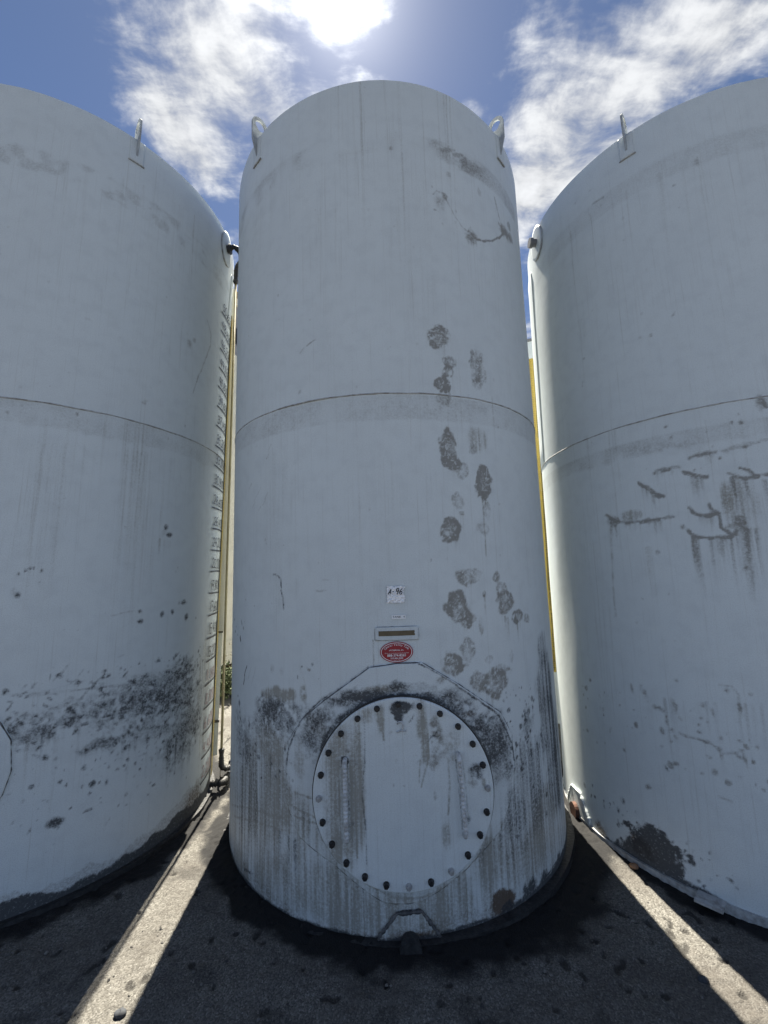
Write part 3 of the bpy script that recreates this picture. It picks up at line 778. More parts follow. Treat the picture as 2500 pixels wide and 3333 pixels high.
    ('line', [(0.755, 1.145), (1.069, 1.181), (1.434, 1.118)], 0.004, 0.2033300085367237, 'G'),
    ('line', [(0.687, 1.156), (1.093, 1.121), (1.45, 1.093)], 0.004, 0.2250130737164418, 'G'),
    ('line', [(0.739, 1.132), (1.113, 1.121), (1.466, 1.059)], 0.004, 0.2647659572824591, 'G'),
    ('line', [(0.86, 1.064), (1.136, 1.078), (1.485, 1.014)], 0.0041, 0.1003338875158957, 'G'),
    ('line', [(0.826, 1.052), (1.161, 1.031), (1.5, 1.0)], 0.0041, 0.09754247661319411, 'G'),
    ('line', [(0.848, 1.046), (1.182, 1.023), (1.52, 0.946)], 0.0041, 0.11989664421796906, 'G'),
    ('line', [(1.019, 0.955), (1.205, 1.004), (1.536, 0.938)], 0.0043, 0.17834234735241952, 'G'),
    ('line', [(0.856, 0.99), (1.233, 0.929), (1.553, 0.92)], 0.0041, 0.19936912835221682, 'G'),
    ('line', [(0.908, 0.949), (1.257, 0.898), (1.573, 0.882)], 0.0041, 0.08165051205825093, 'G'),
    ('line', [(0.93, 0.922), (1.279, 0.911), (1.591, 0.855)], 0.0041, 0.17934832980869359, 'G'),
    ('line', [(1.163, 0.843), (1.306, 0.859), (1.614, 0.789)], 0.0044, 0.09868355974681327, 'G'),
    ('line', [(1.11, 0.846), (1.334, 0.814), (1.636, 0.736)], 0.0043, 0.09083464066683426, 'G'),
    ('line', [(1.14, 0.793), (1.359, 0.804), (1.653, 0.741)], 0.0044, 0.27897678133142245, 'G'),
    ('spk', 0.621, 1.236, 1.979, 0.306, 300, 0.006, 0.7, 'G'),
    ('spk', 1.044, 1.252, 1.954, 0.519, 240, 0.006, 0.75, 'G'),
    ('spk', 0.553, 1.927, 1.902, 0.982, 40, 0.004, 0.55, 'G'),
    ('spk', 0.665, 0.775, 2.069, -0.366, 36, 0.005, 0.65, 'G'),
    ('spk', 0.273, 4.638, 2.052, 1.977, 40, 0.004, 0.5, 'M'),
    ('mott', 0.937, 0.422, 0.052, 0.03, 0, 0.85, 'G'),
    ('line', [(1.067, 0.426), (1.109, 0.427)], 0.0103, 0.8, 'G'),
    ('blob', 1.134, 0.563, 0.008, 0.013, 0, 0.8, 'G'),
    ('mott', 1.173, 0.549, 0.01, 0.022, 0, 0.7, 'G'),
    ('drip', 0.803, 0.985, 1.878, 0.547, 0.549, 30, 0.4, 'G'),
    ('drip', 0.686, 0.96, 1.078, 0.816, 0.643, 14, 0.3, 'F'),
    ('drip', 0.527, 2.615, 1.68, 2.701, 1.133, 30, 0.14, 'F'),
    ('drip', 0.273, 4.638, 1.697, 5.543, 1.236, 20, 0.12, 'F'),
    ('drip', 1.382, 2.078, 1.497, 2.053, 0.397, 4, 0.3, 'F'),
    ('strk', 1.998, 0.853, 0.138, 0.589, 0, 0.35, 'F'),
    ('strk', 1.901, 0.016, 0.167, 0.202, 0, 0.5, 'K'),
    ('drip', 0.284, 4.534, 1.624, 4.85, 1.999, 30, 0.2, 'F'),
    ('drip', 0.47, 2.752, 1.93, 2.978, 1.78, 34, 0.2, 'F'),
    ('strk', 0.738, 2.208, 0.131, 0.735, 0, 0.12, 'F'),
    ('strk', 1.249, 2.1, 0.154, 0.828, 0, 0.14, 'F'),
    ('spk', 0.273, 4.638, 2.449, 1.142, 110, 0.005, 0.45, 'M'),
]

MARKS_Rt = [
    ('line', [(-1.413, 2.216), (-1.367, 2.182), (-1.295, 2.14), (-1.19, 2.133), (-1.079, 2.138), (-0.99, 2.14)], 0.0232, 0.81, 'M'),
    ('strk', -1.358, 2.164, 0.054, 0.046, 0, 0.5, 'M'),
    ('strk', -1.237, 2.187, 0.084, 0.044, 0, 0.5, 'F'),
    ('drip', -1.393, 2.169, -1.312, 2.126, 0.226, 8, 0.5, 'M'),
    ('drip', -1.311, 2.142, -1.029, 2.126, 0.122, 16, 0.45, 'M'),
    ('line', [(-1.387, 2.119), (-1.394, 1.923), (-1.411, 1.635), (-1.41, 1.51)], 0.0052, 0.4, 'F'),
    ('line', [(-1.169, 2.396), (-1.117, 2.351), (-1.076, 2.303), (-1.033, 2.284)], 0.0221, 0.95, 'M'),
    ('drip', -1.151, 2.374, -1.039, 2.279, 0.153, 10, 0.5, 'M'),
    ('line', [(-1.061, 2.445), (-0.995, 2.462), (-0.926, 2.454)], 0.0247, 0.81, 'M'),
    ('drip', -1.048, 2.442, -0.935, 2.441, 0.136, 8, 0.35, 'M'),
    ('line', [(-0.912, 2.422), (-0.867, 2.401), (-0.835, 2.381), (-0.799, 2.375)], 0.0208, 0.94, 'M'),
    ('drip', -0.879, 2.398, -0.799, 2.372, 0.23, 10, 0.5, 'M'),
    ('line', [(-0.868, 2.504), (-0.808, 2.522), (-0.738, 2.52)], 0.0237, 0.68, 'M'),
    ('drip', -0.797, 2.52, -0.739, 2.515, 0.159, 5, 0.4, 'M'),
    ('line', [(-0.902, 2.188), (-0.882, 2.151), (-0.839, 2.132), (-0.767, 2.144)], 0.0202, 0.95, 'M'),
    ('line', [(-0.808, 2.205), (-0.791, 2.158), (-0.767, 2.144)], 0.017, 0.94, 'M'),
    ('drip', -0.883, 2.145, -0.772, 2.133, 0.168, 9, 0.5, 'M'),
    ('line', [(-0.927, 2.054), (-0.897, 2.014), (-0.831, 1.998), (-0.723, 1.996), (-0.699, 2.022)], 0.0201, 0.95, 'M'),
    ('line', [(-0.767, 2.138), (-0.764, 2.054), (-0.722, 2.01)], 0.0167, 0.81, 'M'),
    ('drip', -0.92, 2.016, -0.703, 1.995, 0.435, 22, 0.5, 'M'),
    ('blob', -0.949, 2.076, 0.014, 0.017, 0, 0.5, 'M'),
    ('strk', -0.659, 2.183, 0.096, 0.164, 0, 0.34, 'F'),
    ('strk', -0.716, 2.246, 0.043, 0.112, 0, 0.3, 'F'),
    ('line', [(-0.694, 2.379), (-0.661, 2.352), (-0.62, 2.341), (-0.516, 2.348)], 0.0197, 0.81, 'M'),
    ('line', [(-0.633, 2.405), (-0.593, 2.385), (-0.567, 2.34)], 0.0168, 0.81, 'M'),
    ('drip', -0.693, 2.356, -0.519, 2.321, 0.38, 22, 0.5, 'M'),
    ('mott', -0.671, 2.088, 0.046, 0.06, 0, 0.7, 'M'),
    ('mott', -0.728, 2.051, 0.025, 0.027, 0, 0.6, 'M'),
    ('drip', -0.707, 2.05, -0.593, 2.042, 0.525, 16, 0.55, 'M'),
    ('mott', -0.49, 2.786, 0.038, 0.063, 0, 0.55, 'M'),
    ('line', [(-0.497, 2.816), (-0.464, 2.752)], 0.0202, 0.68, 'M'),
    ('mott', -0.971, 2.74, 0.012, 0.012, 0, 0.75, 'M'),
    ('mott', -0.949, 2.661, 0.01, 0.01, 0, 0.75, 'M'),
    ('mott', -0.643, 2.691, 0.011, 0.012, 0, 0.75, 'M'),
    ('mott', -0.6, 2.683, 0.013, 0.014, 0, 0.75, 'M'),
    ('mott', -0.605, 2.734, 0.011, 0.012, 0, 0.75, 'M'),
    ('mott', -0.597, 2.528, 0.013, 0.014, 0, 0.75, 'M'),
    ('mott', -0.748, 2.555, 0.007, 0.007, 0, 0.75, 'M'),
    ('mott', -0.723, 2.477, 0.011, 0.011, 0, 0.75, 'M'),
    ('mott', -1.109, 2.483, 0.008, 0.008, 0, 0.75, 'M'),
    ('mott', -0.853, 2.426, 0.009, 0.009, 0, 0.75, 'M'),
    ('mott', -0.683, 1.806, 0.016, 0.017, 0, 0.75, 'M'),
    ('mott', -0.677, 1.819, 0.01, 0.011, 0, 0.75, 'M'),
    ('mott', -1.065, 1.663, 0.007, 0.007, 0, 0.75, 'M'),
    ('mott', -0.981, 2.59, 0.394, 0.055, -14, 0.18, 'M'),
    ('line', [(-0.707, 2.518), (-0.596, 2.542), (-0.488, 2.56)], 0.023, 0.41, 'M'),
    ('spk', -1.817, 1.037, -0.731, 0.612, 90, 0.008, 0.7, 'M'),
    ('mott', -1.346, 1.05, 0.012, 0.035, 10, 0.65, 'M'),
    ('mott', -1.274, 1.043, 0.023, 0.046, 10, 0.65, 'M'),
    ('mott', -1.103, 0.996, 0.015, 0.048, 10, 0.65, 'M'),
    ('mott', -1.189, 0.839, 0.018, 0.035, 10, 0.65, 'M'),
    ('mott', -1.078, 1.147, 0.015, 0.014, 10, 0.65, 'M'),
    ('mott', -0.843, 1.131, 0.021, 0.018, 10, 0.65, 'M'),
    ('mott', -0.92, 0.994, 0.009, 0.036, 10, 0.65, 'M'),
    ('mott', -0.793, 1.041, 0.012, 0.039, 10, 0.65, 'M'),
    ('mott', -0.744, 1.121, 0.016, 0.02, 10, 0.65, 'M'),
    ('mott', -1.307, 0.477, 0.026, 0.019, 10, 0.65, 'M'),
    ('mott', -1.134, 0.665, 0.015, 0.013, 10, 0.65, 'M'),
    ('mott', -0.895, 0.852, 0.01, 0.035, 10, 0.65, 'M'),
    ('mott', -0.804, 0.777, 0.008, 0.048, 10, 0.65, 'M'),
    ('mott', -0.721, 0.682, 0.011, 0.023, 10, 0.65, 'M'),
    ('line', [(-1.095, 0.847), (-1.058, 0.833), (-1.002, 0.835), (-0.96, 0.825)], 0.0106, 0.65, 'M'),
    ('line', [(-0.871, 1.152), (-0.82, 1.155), (-0.794, 1.114), (-0.797, 1.04)], 0.0102, 0.4, 'M'),
    ('line', [(-0.963, 0.836), (-0.92, 0.81), (-0.906, 0.753)], 0.0101, 0.5, 'M'),
    ('drip', -1.305, 1.022, -0.691, 1.08, 0.659, 26, 0.3, 'M'),
    ('drip', -1.487, 3.773, -0.434, 2.983, 0.929, 16, 0.12, 'F'),
    ('drip', -1.206, 1.973, -0.647, 1.938, 0.818, 14, 0.25, 'F'),
    ('blob', -1.334, 0.104, 0.122, 0.085, 0, 1.0, 'G'),
    ('blob', -1.428, 0.031, 0.13, 0.061, 0, 1.0, 'G'),
    ('mott', -1.284, 0.191, 0.094, 0.079, 0, 1.0, 'G'),
    ('mott', -1.353, 0.176, 0.065, 0.06, 0, 0.9, 'G'),
    ('mott', -1.239, 0.138, 0.073, 0.088, 0, 0.9, 'G'),
    ('blob', -1.545, 0.002, 0.137, 0.04, 0, 0.9, 'G'),
    ('mott', -1.39, 0.102, 0.093, 0.071, 0, 0.9, 'K'),
    ('spk', -1.556, 0.21, -1.099, 0.143, 160, 0.006, 1.0, 'G'),
    ('spk', -1.201, 0.265, -0.908, 0.048, 50, 0.005, 0.7, 'G'),
    ('blob', -1.27, 0.081, 0.108, 0.057, 0, 1.0, 'G'),
    ('blob', -1.439, 0.064, 0.099, 0.055, 0, 1.0, 'G'),
    ('drip', -1.344, 0.266, -1.15, 0.191, 0.233, 34, 1.0, 'G'),
    ('drip', -1.344, 0.266, -1.226, 0.254, 0.159, 16, 1.0, 'G'),
    ('mott', -1.698, 0.027, 0.096, 0.092, 0, 0.6, 'K'),
    ('mott', -1.49, 0.322, 0.021, 0.026, 0, 0.8, 'G'),
    ('mott', -1.158, 0.892, 0.015, 0.022, 0, 0.4, 'M'),
    ('spk', -1.864, 0.309, -1.336, 0.205, 30, 0.007, 0.8, 'G'),
    ('mott', -1.187, 0.623, 0.01, 0.027, 30, 0.7, 'G'),
    ('line', [(-0.903, 0.778), (-0.84, 0.804)], 0.0062, 0.5, 'M'),
    ('line', [(-0.938, 0.554), (-0.89, 0.541)], 0.0061, 0.6, 'M'),
    ('line', [(-1.271, 4.693), (-1.18, 4.676)], 0.0118, 0.35, 'M'),
    ('mott', -0.613, 4.554, 0.012, 0.042, 0, 0.35, 'M'),
    ('spk', -1.526, 5.853, -0.471, 2.695, 30, 0.005, 0.5, 'M'),
    ('drip', -1.493, 4.631, -0.217, 4.58, 1.971, 30, 0.2, 'F'),
    ('drip', -1.69, 2.874, -0.471, 2.695, 1.737, 34, 0.2, 'F'),
    ('strk', -1.546, 1.278, 0.166, 0.963, 0, 0.12, 'F'),
    ('spk', -1.549, 5.631, -0.638, 1.375, 110, 0.005, 0.45, 'M'),
]


# ------------------------------------------------------------------ mesh helpers
COLL = scene.collection


def new_obj(name, me, mat=None, parent=None, smooth_shade=False):
    o = bpy.data.objects.new(name, me)
    COLL.objects.link(o)
    if mat is not None and not me.materials:
        me.materials.append(mat)
    if smooth_shade:
        me.polygons.foreach_set('use_smooth', np.ones(len(me.polygons), bool))
    if parent is not None:
        o.parent = parent
    return o


class MB:
    def __init__(self):
        self.v, self.f = [], []

    def add(self, vs, fs):
        k = len(self.v)
        self.v += [tuple(map(float, q)) for q in vs]
        self.f += [tuple(i + k for i in q) for q in fs]
        return self

    def box(self, c, s, rot=None, bev=0.0):
        hx, hy, hz = s[0] / 2, s[1] / 2, s[2] / 2
        vs = [Vector((x * hx, y * hy, z * hz)) for z in (-1, 1) for y in (-1, 1) for x in (-1, 1)]
        if rot is not None:
            vs = [rot @ q for q in vs]
        return self.add([q + Vector(c) for q in vs], [(0, 2, 3, 1), (4, 5, 7, 6), (0, 1, 5, 4), (2, 6, 7, 3), (0, 4, 6, 2), (1, 3, 7, 5)])

    def tube(self, pts, rad, seg=10, cap=True):
        """tube through pts; rad a number or a list"""
        pts = [Vector(q) for q in pts]
        n = len(pts)
        rr = rad if isinstance(rad, (list, tuple)) else [rad] * n
        ups = Vector((0.31, 0.17, 0.93))
        vs, fs = [], []
        for i, q in enumerate(pts):
            t = (pts[min(i + 1, n - 1)] - pts[max(i - 1, 0)]).normalized()
            a = t.cross(ups)
            if a.length < 0.15:
                a = t.cross(Vector((1, 0, 0)))
            a.normalize()
            b = t.cross(a)
            for s in range(seg):
                th = 2 * math.pi * s / seg
                vs.append(q + (a * math.cos(th) + b * math.sin(th)) * rr[i])
        for i in range(n - 1):
            for s in range(seg):
                fs.append((i * seg + s, i * seg + (s + 1) % seg, (i + 1) * seg + (s + 1) % seg, (i + 1) * seg + s))
        if cap:
            fs.append(tuple(range(seg - 1, -1, -1)))
            fs.append(tuple((n - 1) * seg + s for s in range(seg)))
        return self.add(vs, fs)

    def build(self, name, mat, parent=None, smooth_shade=False):
        me = bpy.data.meshes.new(name)
        me.from_pydata(self.v, [], self.f)
        me.update()
        return new_obj(name, me, mat, parent, smooth_shade)


def grid_mesh(name, P, uv=None, dirt=None, closed_u=False, flip=False):
    """P: (n, m, 3) array of points -> quad grid; dirt: (n, m, 4) attribute; uv: (n, m, 2)"""
    n, m = P.shape[:2]
    idx = np.arange(n * m).reshape(n, m)
    if closed_u:
        idx = np.vstack([idx, idx[:1]])
    a, b, c, d = idx[:-1, :-1], idx[1:, :-1], idx[1:, 1:], idx[:-1, 1:]
    q = np.stack([a, b, c, d] if not flip else [a, d, c, b], -1).reshape(-1, 4)
    me = bpy.data.meshes.new(name)
    me.vertices.add(n * m)
    me.vertices.foreach_set('co', P.reshape(-1).astype(np.float32))
    me.loops.add(q.size)
    me.loops.foreach_set('vertex_index', q.reshape(-1).astype(np.int32))
    me.polygons.add(len(q))
    me.polygons.foreach_set('loop_start', (np.arange(len(q)) * 4).astype(np.int32))
    me.polygons.foreach_set('use_smooth', np.ones(len(q), bool))
    if uv is not None:
        at = me.attributes.new('wall', 'FLOAT2', 'POINT')
        at.data.foreach_set('vector', uv.reshape(-1).astype(np.float32))
    if dirt is not None:
        at = me.attributes.new('dirt', 'FLOAT_COLOR', 'POINT')
        at.data.foreach_set('color', dirt.reshape(-1).astype(np.float32))
    me.update(calc_edges=True)
    me.validate()
    return me


# ------------------------------------------------------------------ materials
def new_mat(name):
    m = bpy.data.materials.new(name)
    m.use_nodes = True
    m.node_tree.nodes.clear()
    gg = G(m.node_tree)
    bs = gg.n('ShaderNodeBsdfPrincipled')
    o = gg.n('ShaderNodeOutputMaterial')
    m.node_tree.links.new(bs.outputs[0], o.inputs[0])
    return m, gg, bs


def wall_vec(gg):
    return gg.n('ShaderNodeAttribute', attribute_name='wall').outputs['Vector']


def painted_steel(name, tone, dirty=True):
    """weathered white enamel with the painted-on dirt of its canvas"""
    m, gg, bs = new_mat(name)
    if dirty:
        wv_ = wall_vec(gg)
    else:
        wv_ = gg.n('ShaderNodeTexCoord').outputs['Object']
    fine = gg.noise(wv_, 160.0, 2.0, 0.6)
    med = gg.noise(wv_, 11.0, 3.0, 0.55)
    big = gg.noise(wv_, 1.3, 3.0, 0.5)
    mp = gg.n('ShaderNodeMapping')
    gg.put(mp.inputs[0], wv_)
    mp.inputs['Scale'].default_value = (85.0, 1.2, 1.0) if dirty else (55.0, 55.0, 1.1)
    strk = gg.noise(mp.outputs[0], 1.0, 4.0, 0.65)
    grain = gg.noise(wv_, 190.0, 3.0, 0.75)
    c = gg.mix(gg.step(big, 0.35, 0.7), col(*[v * tone for v in (0.690, 0.738, 0.742)]), col(*[v * tone for v in (0.655, 0.700, 0.705)]))
    c = gg.mix(gg.step(med, 0.42, 0.72, 0.0, 0.42), c, col(*[v * tone for v in (0.580, 0.620, 0.628)]))
    c = gg.mix(gg.step(grain, 0.44, 0.66, 0.0, 0.50), c, col(*[v * tone for v in (0.465, 0.490, 0.495)]))
    c = gg.mix(gg.step(strk, 0.54, 0.80, 0.0, 0.40), c, col(0.37, 0.365, 0.335))
    rough = gg.math('ADD', gg.math('MULTIPLY', med, 0.16), 0.40)
    if dirty:
        at = gg.n('ShaderNodeAttribute', attribute_name='dirt')
        s4 = gg.n('ShaderNodeSeparateColor')
        gg.put(s4.inputs[0], at.outputs['Color'])
        crumb = gg.noise(wv_, 75.0, 4.0, 0.68, 0.5)
        brk = gg.math('ADD', gg.math('MULTIPLY', gg.math('SUBTRACT', crumb, 0.5), 2.3), gg.math('MULTIPLY', gg.math('SUBTRACT', grain, 0.5), 0.6))

        def chan(sock, lo, hi, top):
            v = gg.math('MULTIPLY', sock, gg.math('ADD', 1.0, brk))
            return gg.step(v, lo, hi, 0.0, top)
        fstr = gg.math('MULTIPLY', s4.outputs['Green'], gg.math('ADD', 1.0, gg.math('MULTIPLY', gg.math('SUBTRACT', strk, 0.47), 2.4)))
        c = gg.mix(chan(fstr, 0.02, 0.68, 0.88), c, col(0.275, 0.264, 0.228))
        c = gg.mix(chan(at.outputs['Alpha'], 0.10, 0.75, 0.92), c, col(0.085, 0.052, 0.030))
        c = gg.mix(chan(s4.outputs['Blue'], 0.02, 0.80, 0.86), c, col(0.200, 0.188, 0.165))
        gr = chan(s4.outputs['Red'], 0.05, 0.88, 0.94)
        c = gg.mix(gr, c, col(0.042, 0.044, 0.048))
        rough = gg.math('ADD', rough, gg.math('MULTIPLY', gr, 0.2))
    gg.put(bs.inputs['Base Color'], c)
    gg.put(bs.inputs['Roughness'], rough)
    bs.inputs['Specular IOR Level'].default_value = 0.35
    bp = gg.n('ShaderNodeBump')
    bp.inputs['Strength'].default_value = 0.22
    bp.inputs['Distance'].default_value = 0.004
    gg.put(bp.inputs['Height'], gg.math('ADD', gg.math('MULTIPLY', fine, 0.5), med))
    gg.put(bs.inputs['Normal'], bp.outputs[0])
    return m


def simple_mat(name, c1, c2, scale=30.0, rough=0.6, metal=0.0, bump=0.3, dist=0.003, detail=4.0):
    m, gg, bs = new_mat(name)
    tc = gg.n('ShaderNodeTexCoord').outputs['Object']
    nz = gg.noise(tc, scale, detail, 0.6)
    gg.put(bs.inputs['Base Color'], gg.mix(gg.step(nz, 0.35, 0.68), col(*c1), col(*c2)))
    gg.put(bs.inputs['Roughness'], gg.math('ADD', gg.math('MULTIPLY', nz, 0.25), rough - 0.12))
    bs.inputs['Metallic'].default_value = metal
    if bump:
        bp = gg.n('ShaderNodeBump')
        bp.inputs['Strength'].default_value = bump
        bp.inputs['Distance'].default_value = dist
        gg.put(bp.inputs['Height'], nz)
        gg.put(bs.inputs['Normal'], bp.outputs[0])
    return m


M_PAINT = painted_steel('weathered_white_paint', 1.0)
M_PLAIN = painted_steel('white_paint_small_parts', 0.95, dirty=False)
M_GRIME = simple_mat('oily_grime', (0.012, 0.013, 0.015), (0.035, 0.034, 0.034), 40, 0.55, bump=0.8, dist=0.01)
M_BOLT = simple_mat('black_oiled_bolt', (0.010, 0.010, 0.011), (0.028, 0.027, 0.028), 90, 0.45)
M_WELD = simple_mat('weld_bead_paint', (0.46, 0.47, 0.47), (0.26, 0.255, 0.245), 25, 0.6, bump=0.5)
M_DARKWELD = simple_mat('dirty_weld_bead', (0.05, 0.05, 0.052), (0.16, 0.155, 0.15), 30, 0.65, bump=0.5)
M_HANDLE = simple_mat('scuffed_rebar', (0.60, 0.62, 0.63), (0.33, 0.325, 0.31), 26, 0.6, bump=0.4)
M_LUG = simple_mat('grey_lug_paint', (0.40, 0.425, 0.435), (0.27, 0.28, 0.285), 20, 0.6, bump=0.3)
M_RUST = simple_mat('rusty_steel', (0.115, 0.045, 0.024), (0.055, 0.028, 0.02), 35, 0.8, bump=0.6)
M_TAPE = simple_mat('yellow_scale_tape', (0.56, 0.41, 0.075), (0.47, 0.35, 0.085), 14, 0.5, bump=0.05)
M_INK = simple_mat('black_marker', (0.012, 0.012, 0.013), (0.03, 0.03, 0.03), 60, 0.5, bump=0)
M_PINK = simple_mat('faded_red_marker', (0.36, 0.25, 0.25), (0.45, 0.36, 0.36), 40, 0.6, bump=0)
M_HOSE = simple_mat('tarred_black_hose', (0.012, 0.012, 0.013), (0.04, 0.038, 0.036), 50, 0.5, bump=0.7, dist=0.006)
M_TUBE = simple_mat('yellowed_clear_tube', (0.42, 0.36, 0.20), (0.34, 0.29, 0.17), 9, 0.3, bump=0.05)
M_CREAM = simple_mat('cream_enamel', (0.66, 0.62, 0.50), (0.58, 0.54, 0.44), 3, 0.5, bump=0.1)
M_GREYP = simple_mat('grey_panel', (0.17, 0.17, 0.18), (0.26, 0.26, 0.27), 8, 0.6)
M_TAN = simple_mat('tan_cap', (0.33, 0.28, 0.19), (0.22, 0.19, 0.14), 12, 0.7)
M_WHITE = simple_mat('white_label', (0.86, 0.87, 0.88), (0.82, 0.83, 0.84), 20, 0.45, bump=0)
M_RED = simple_mat('red_vinyl', (0.33, 0.007, 0.022), (0.28, 0.006, 0.020), 20, 0.35, bump=0)
M_BROWN = simple_mat('brown_adhesive_strip', (0.150, 0.115, 0.065), (0.115, 0.088, 0.050), 22, 0.7)
M_STONE = simple_mat('grey_stone', (0.050, 0.056, 0.066), (0.028, 0.030, 0.034), 30, 0.8)
M_STONE2 = simple_mat('rusty_stone', (0.38, 0.20, 0.10), (0.25, 0.14, 0.08), 40, 0.8)
M_FOIL = None


def foil_material():
    m, gg, bs = new_mat('crumpled_foil')
    tc = gg.n('ShaderNodeTexCoord').outputs['Object']
    vo = gg.n('ShaderNodeTexVoronoi', feature='DISTANCE_TO_EDGE')
    gg.put(vo.inputs['Vector'], tc)
    vo.inputs['Scale'].default_value = 55.0
    nz = gg.noise(tc, 60.0, 4.0, 0.7, 1.5)
    gg.put(bs.inputs['Base Color'], gg.mix(gg.step(nz, 0.30, 0.5), col(0.60, 0.60, 0.63), col(0.95, 0.95, 0.96)))
    bs.inputs['Metallic'].default_value = 0.25
    bs.inputs['Roughness'].default_value = 0.28
    bp = gg.n('ShaderNodeBump')
    bp.inputs['Strength'].default_value = 1.0
    bp.inputs['Distance'].default_value = 0.004
    gg.put(bp.inputs['Height'], gg.math('ADD', nz, vo.outputs['Distance']))
    gg.put(bs.inputs['Normal'], bp.outputs[0])
    return m


M_FOIL = foil_material()

# ------------------------------------------------------------------ layout
R, H = 1.260, 5.066
SEAM_Z = 2.905
TANKS = {  # base x, y and the slight lean of each axis (x, y per metre)
    'C': (0.0842, 3.6367, -0.0244, -0.0199),
    'L': (-2.7236, 3.5128, -0.0088, 0.0062),
    'R': (2.7217, 3.4411, 0.0025, 0.0239),
    'B': (2.45, 6.62, 0.0, 0.0),
}


def cyl(u, z, r):
    """wall metres -> local point, u = 0 faces the camera side"""
    ph = u / R
    return Vector((r * math.sin(ph), -r * math.cos(ph), z))


def deg(a):
    return math.radians(a) * R


# ------------------------------------------------------------------ ground
def make_ground():
    def axis(lo, hi, step, far):
        mid = np.arange(lo, hi, step)
        out, s = [hi], step
        while out[-1] < far:
            s *= 1.35
            out.append(out[-1] + s)
        neg, s = [lo], step
        while neg[-1] > -far:
            s *= 1.35
            neg.append(neg[-1] - s)
        return np.array(neg[:0:-1] + list(mid) + out)
    xs, ys = axis(-2.4, 2.6, 0.0105, 3000.0), axis(1.55, 4.6, 0.0105, 3000.0)
    X, Y = np.meshgrid(xs, ys, indexing='ij')
    fade = np.exp(-np.maximum(np.hypot(X, Y - 3.0) - 4.0, 0) / 3.0)
    stones = fbm(X / 0.024, Y / 0.024, 3, 2)
    pits = fbm(X / 0.055, Y / 0.055, 13, 2)
    roll = fbm(X / 0.6, Y / 0.6, 23, 3)
    Z = fade * (0.005 * (smooth(0.35, 0.8, stones) - 0.3) - 0.010 * smooth(0.72, 0.84, pits) + 0.016 * (roll - 0.5))
    for key, hgt in (('C', 0.004), ('L', 0.014), ('R', 0.004)):
        dd = np.hypot(X - TANKS[key][0], Y - TANKS[key][1]) - R
        lump = fbm(X / 0.09, Y / 0.09, 33, 3)
        Z = Z + hgt * smooth(0.11, 0.0, dd + 0.05 * (lump - 0.5)) * smooth(0.30, 0.75, lump + 0.15)
    P = np.stack([X, Y, Z], -1)
    # spilled oil round the feet of the tanks and darkened ground behind the camera
    oil = np.zeros(X.shape)
    nz = fbm(X / 0.16, Y / 0.16, 43, 4)
    for key, wd, amt in (('C', 0.30, 1.0), ('L', 0.22, 1.0), ('R', 0.13, 0.75)):
        bx, by = TANKS[key][:2]
        dd = np.hypot(X - bx, Y - by) - R
        side = 1.0 if key != 'C' else 0.75 + 0.55 * smooth(-0.6, 0.9, X - bx)
        oil = np.maximum(oil, amt * smooth(wd * side, wd * side * 0.25, dd + (nz - 0.5) * 0.22))
    spots = smooth(0.60, 0.74, fbm(X / 0.22, Y / 0.22, 63, 3)) * 0.35 * fade
    oil = np.clip(np.maximum(oil, spots), 0, 1)
    dark_yard = smooth(0.9, -0.8, Y + 0.8 * (roll - 0.5))  # unseen ground behind the camera, darkened to cut bounce onto the tanks
    D = np.stack([oil, stones, pits, dark_yard], -1)
    me = grid_mesh('ground', P, uv=P[..., :2], dirt=D)
    m, gg, bs = new_mat('coarse_asphalt')
    at = gg.n('ShaderNodeAttribute', attribute_name='dirt')
    s4 = gg.n('ShaderNodeSeparateColor')
    gg.put(s4.inputs[0], at.outputs['Color'])
    tc = gg.n('ShaderNodeTexCoord').outputs['Object']
    vo = gg.n('ShaderNodeTexVoronoi')
    gg.put(vo.inputs['Vector'], tc)
    vo.inputs['Scale'].default_value = 150.0
    sepc = gg.n('ShaderNodeSeparateColor')
    gg.put(sepc.inputs[0], vo.outputs['Color'])
    fine = gg.noise(tc, 190.0, 4.0, 0.7)
    big = gg.noise(tc, 2.2, 4.0, 0.6)
    c = gg.mix(gg.step(sepc.outputs[0], 0.1, 0.9), col(0.100, 0.095, 0.085), col(0.175, 0.168, 0.152))
    c = gg.mix(gg.step(sepc.outputs[1], 0.82, 0.90, 0.0, 0.40), c, col(0.36, 0.35, 0.32))
    c = gg.mix(gg.step(fine, 0.50, 0.76, 0.0, 0.52), c, col(0.034, 0.032, 0.030))
    c = gg.mix(gg.step(big, 0.35, 0.70, 0.0, 0.62), c, col(0.070, 0.062, 0.055))
    c = gg.mix(gg.math('MULTIPLY', at.outputs['Alpha'], 0.5), c, col(0.052, 0.051, 0.050))
    c = gg.mix(gg.step(s4.outputs['Blue'], 0.70, 0.82, 0.0, 0.7), c, col(0.022, 0.021, 0.020))
    ofac = gg.step(gg.math('MULTIPLY', s4.outputs['Red'], gg.math('ADD', 0.65, gg.math('MULTIPLY', fine, 0.7))), 0.08, 0.75, 0.0, 0.96)
    c = gg.mix(ofac, c, col(0.010, 0.010, 0.011))
    gg.put(bs.inputs['Base Color'], c)
    gg.put(bs.inputs['Roughness'], gg.math('SUBTRACT', 0.92, gg.math('MULTIPLY', ofac, 0.15)))
    bs.inputs['Specular IOR Level'].default_value = 0.25
    bp = gg.n('ShaderNodeBump')
    bp.inputs['Strength'].default_value = 0.9
    bp.inputs['Distance'].default_value = 0.004
    gg.put(bp.inputs['Height'], gg.math('SUBTRACT', fine, gg.math('MULTIPLY', vo.outputs['Distance'], 0.8)))
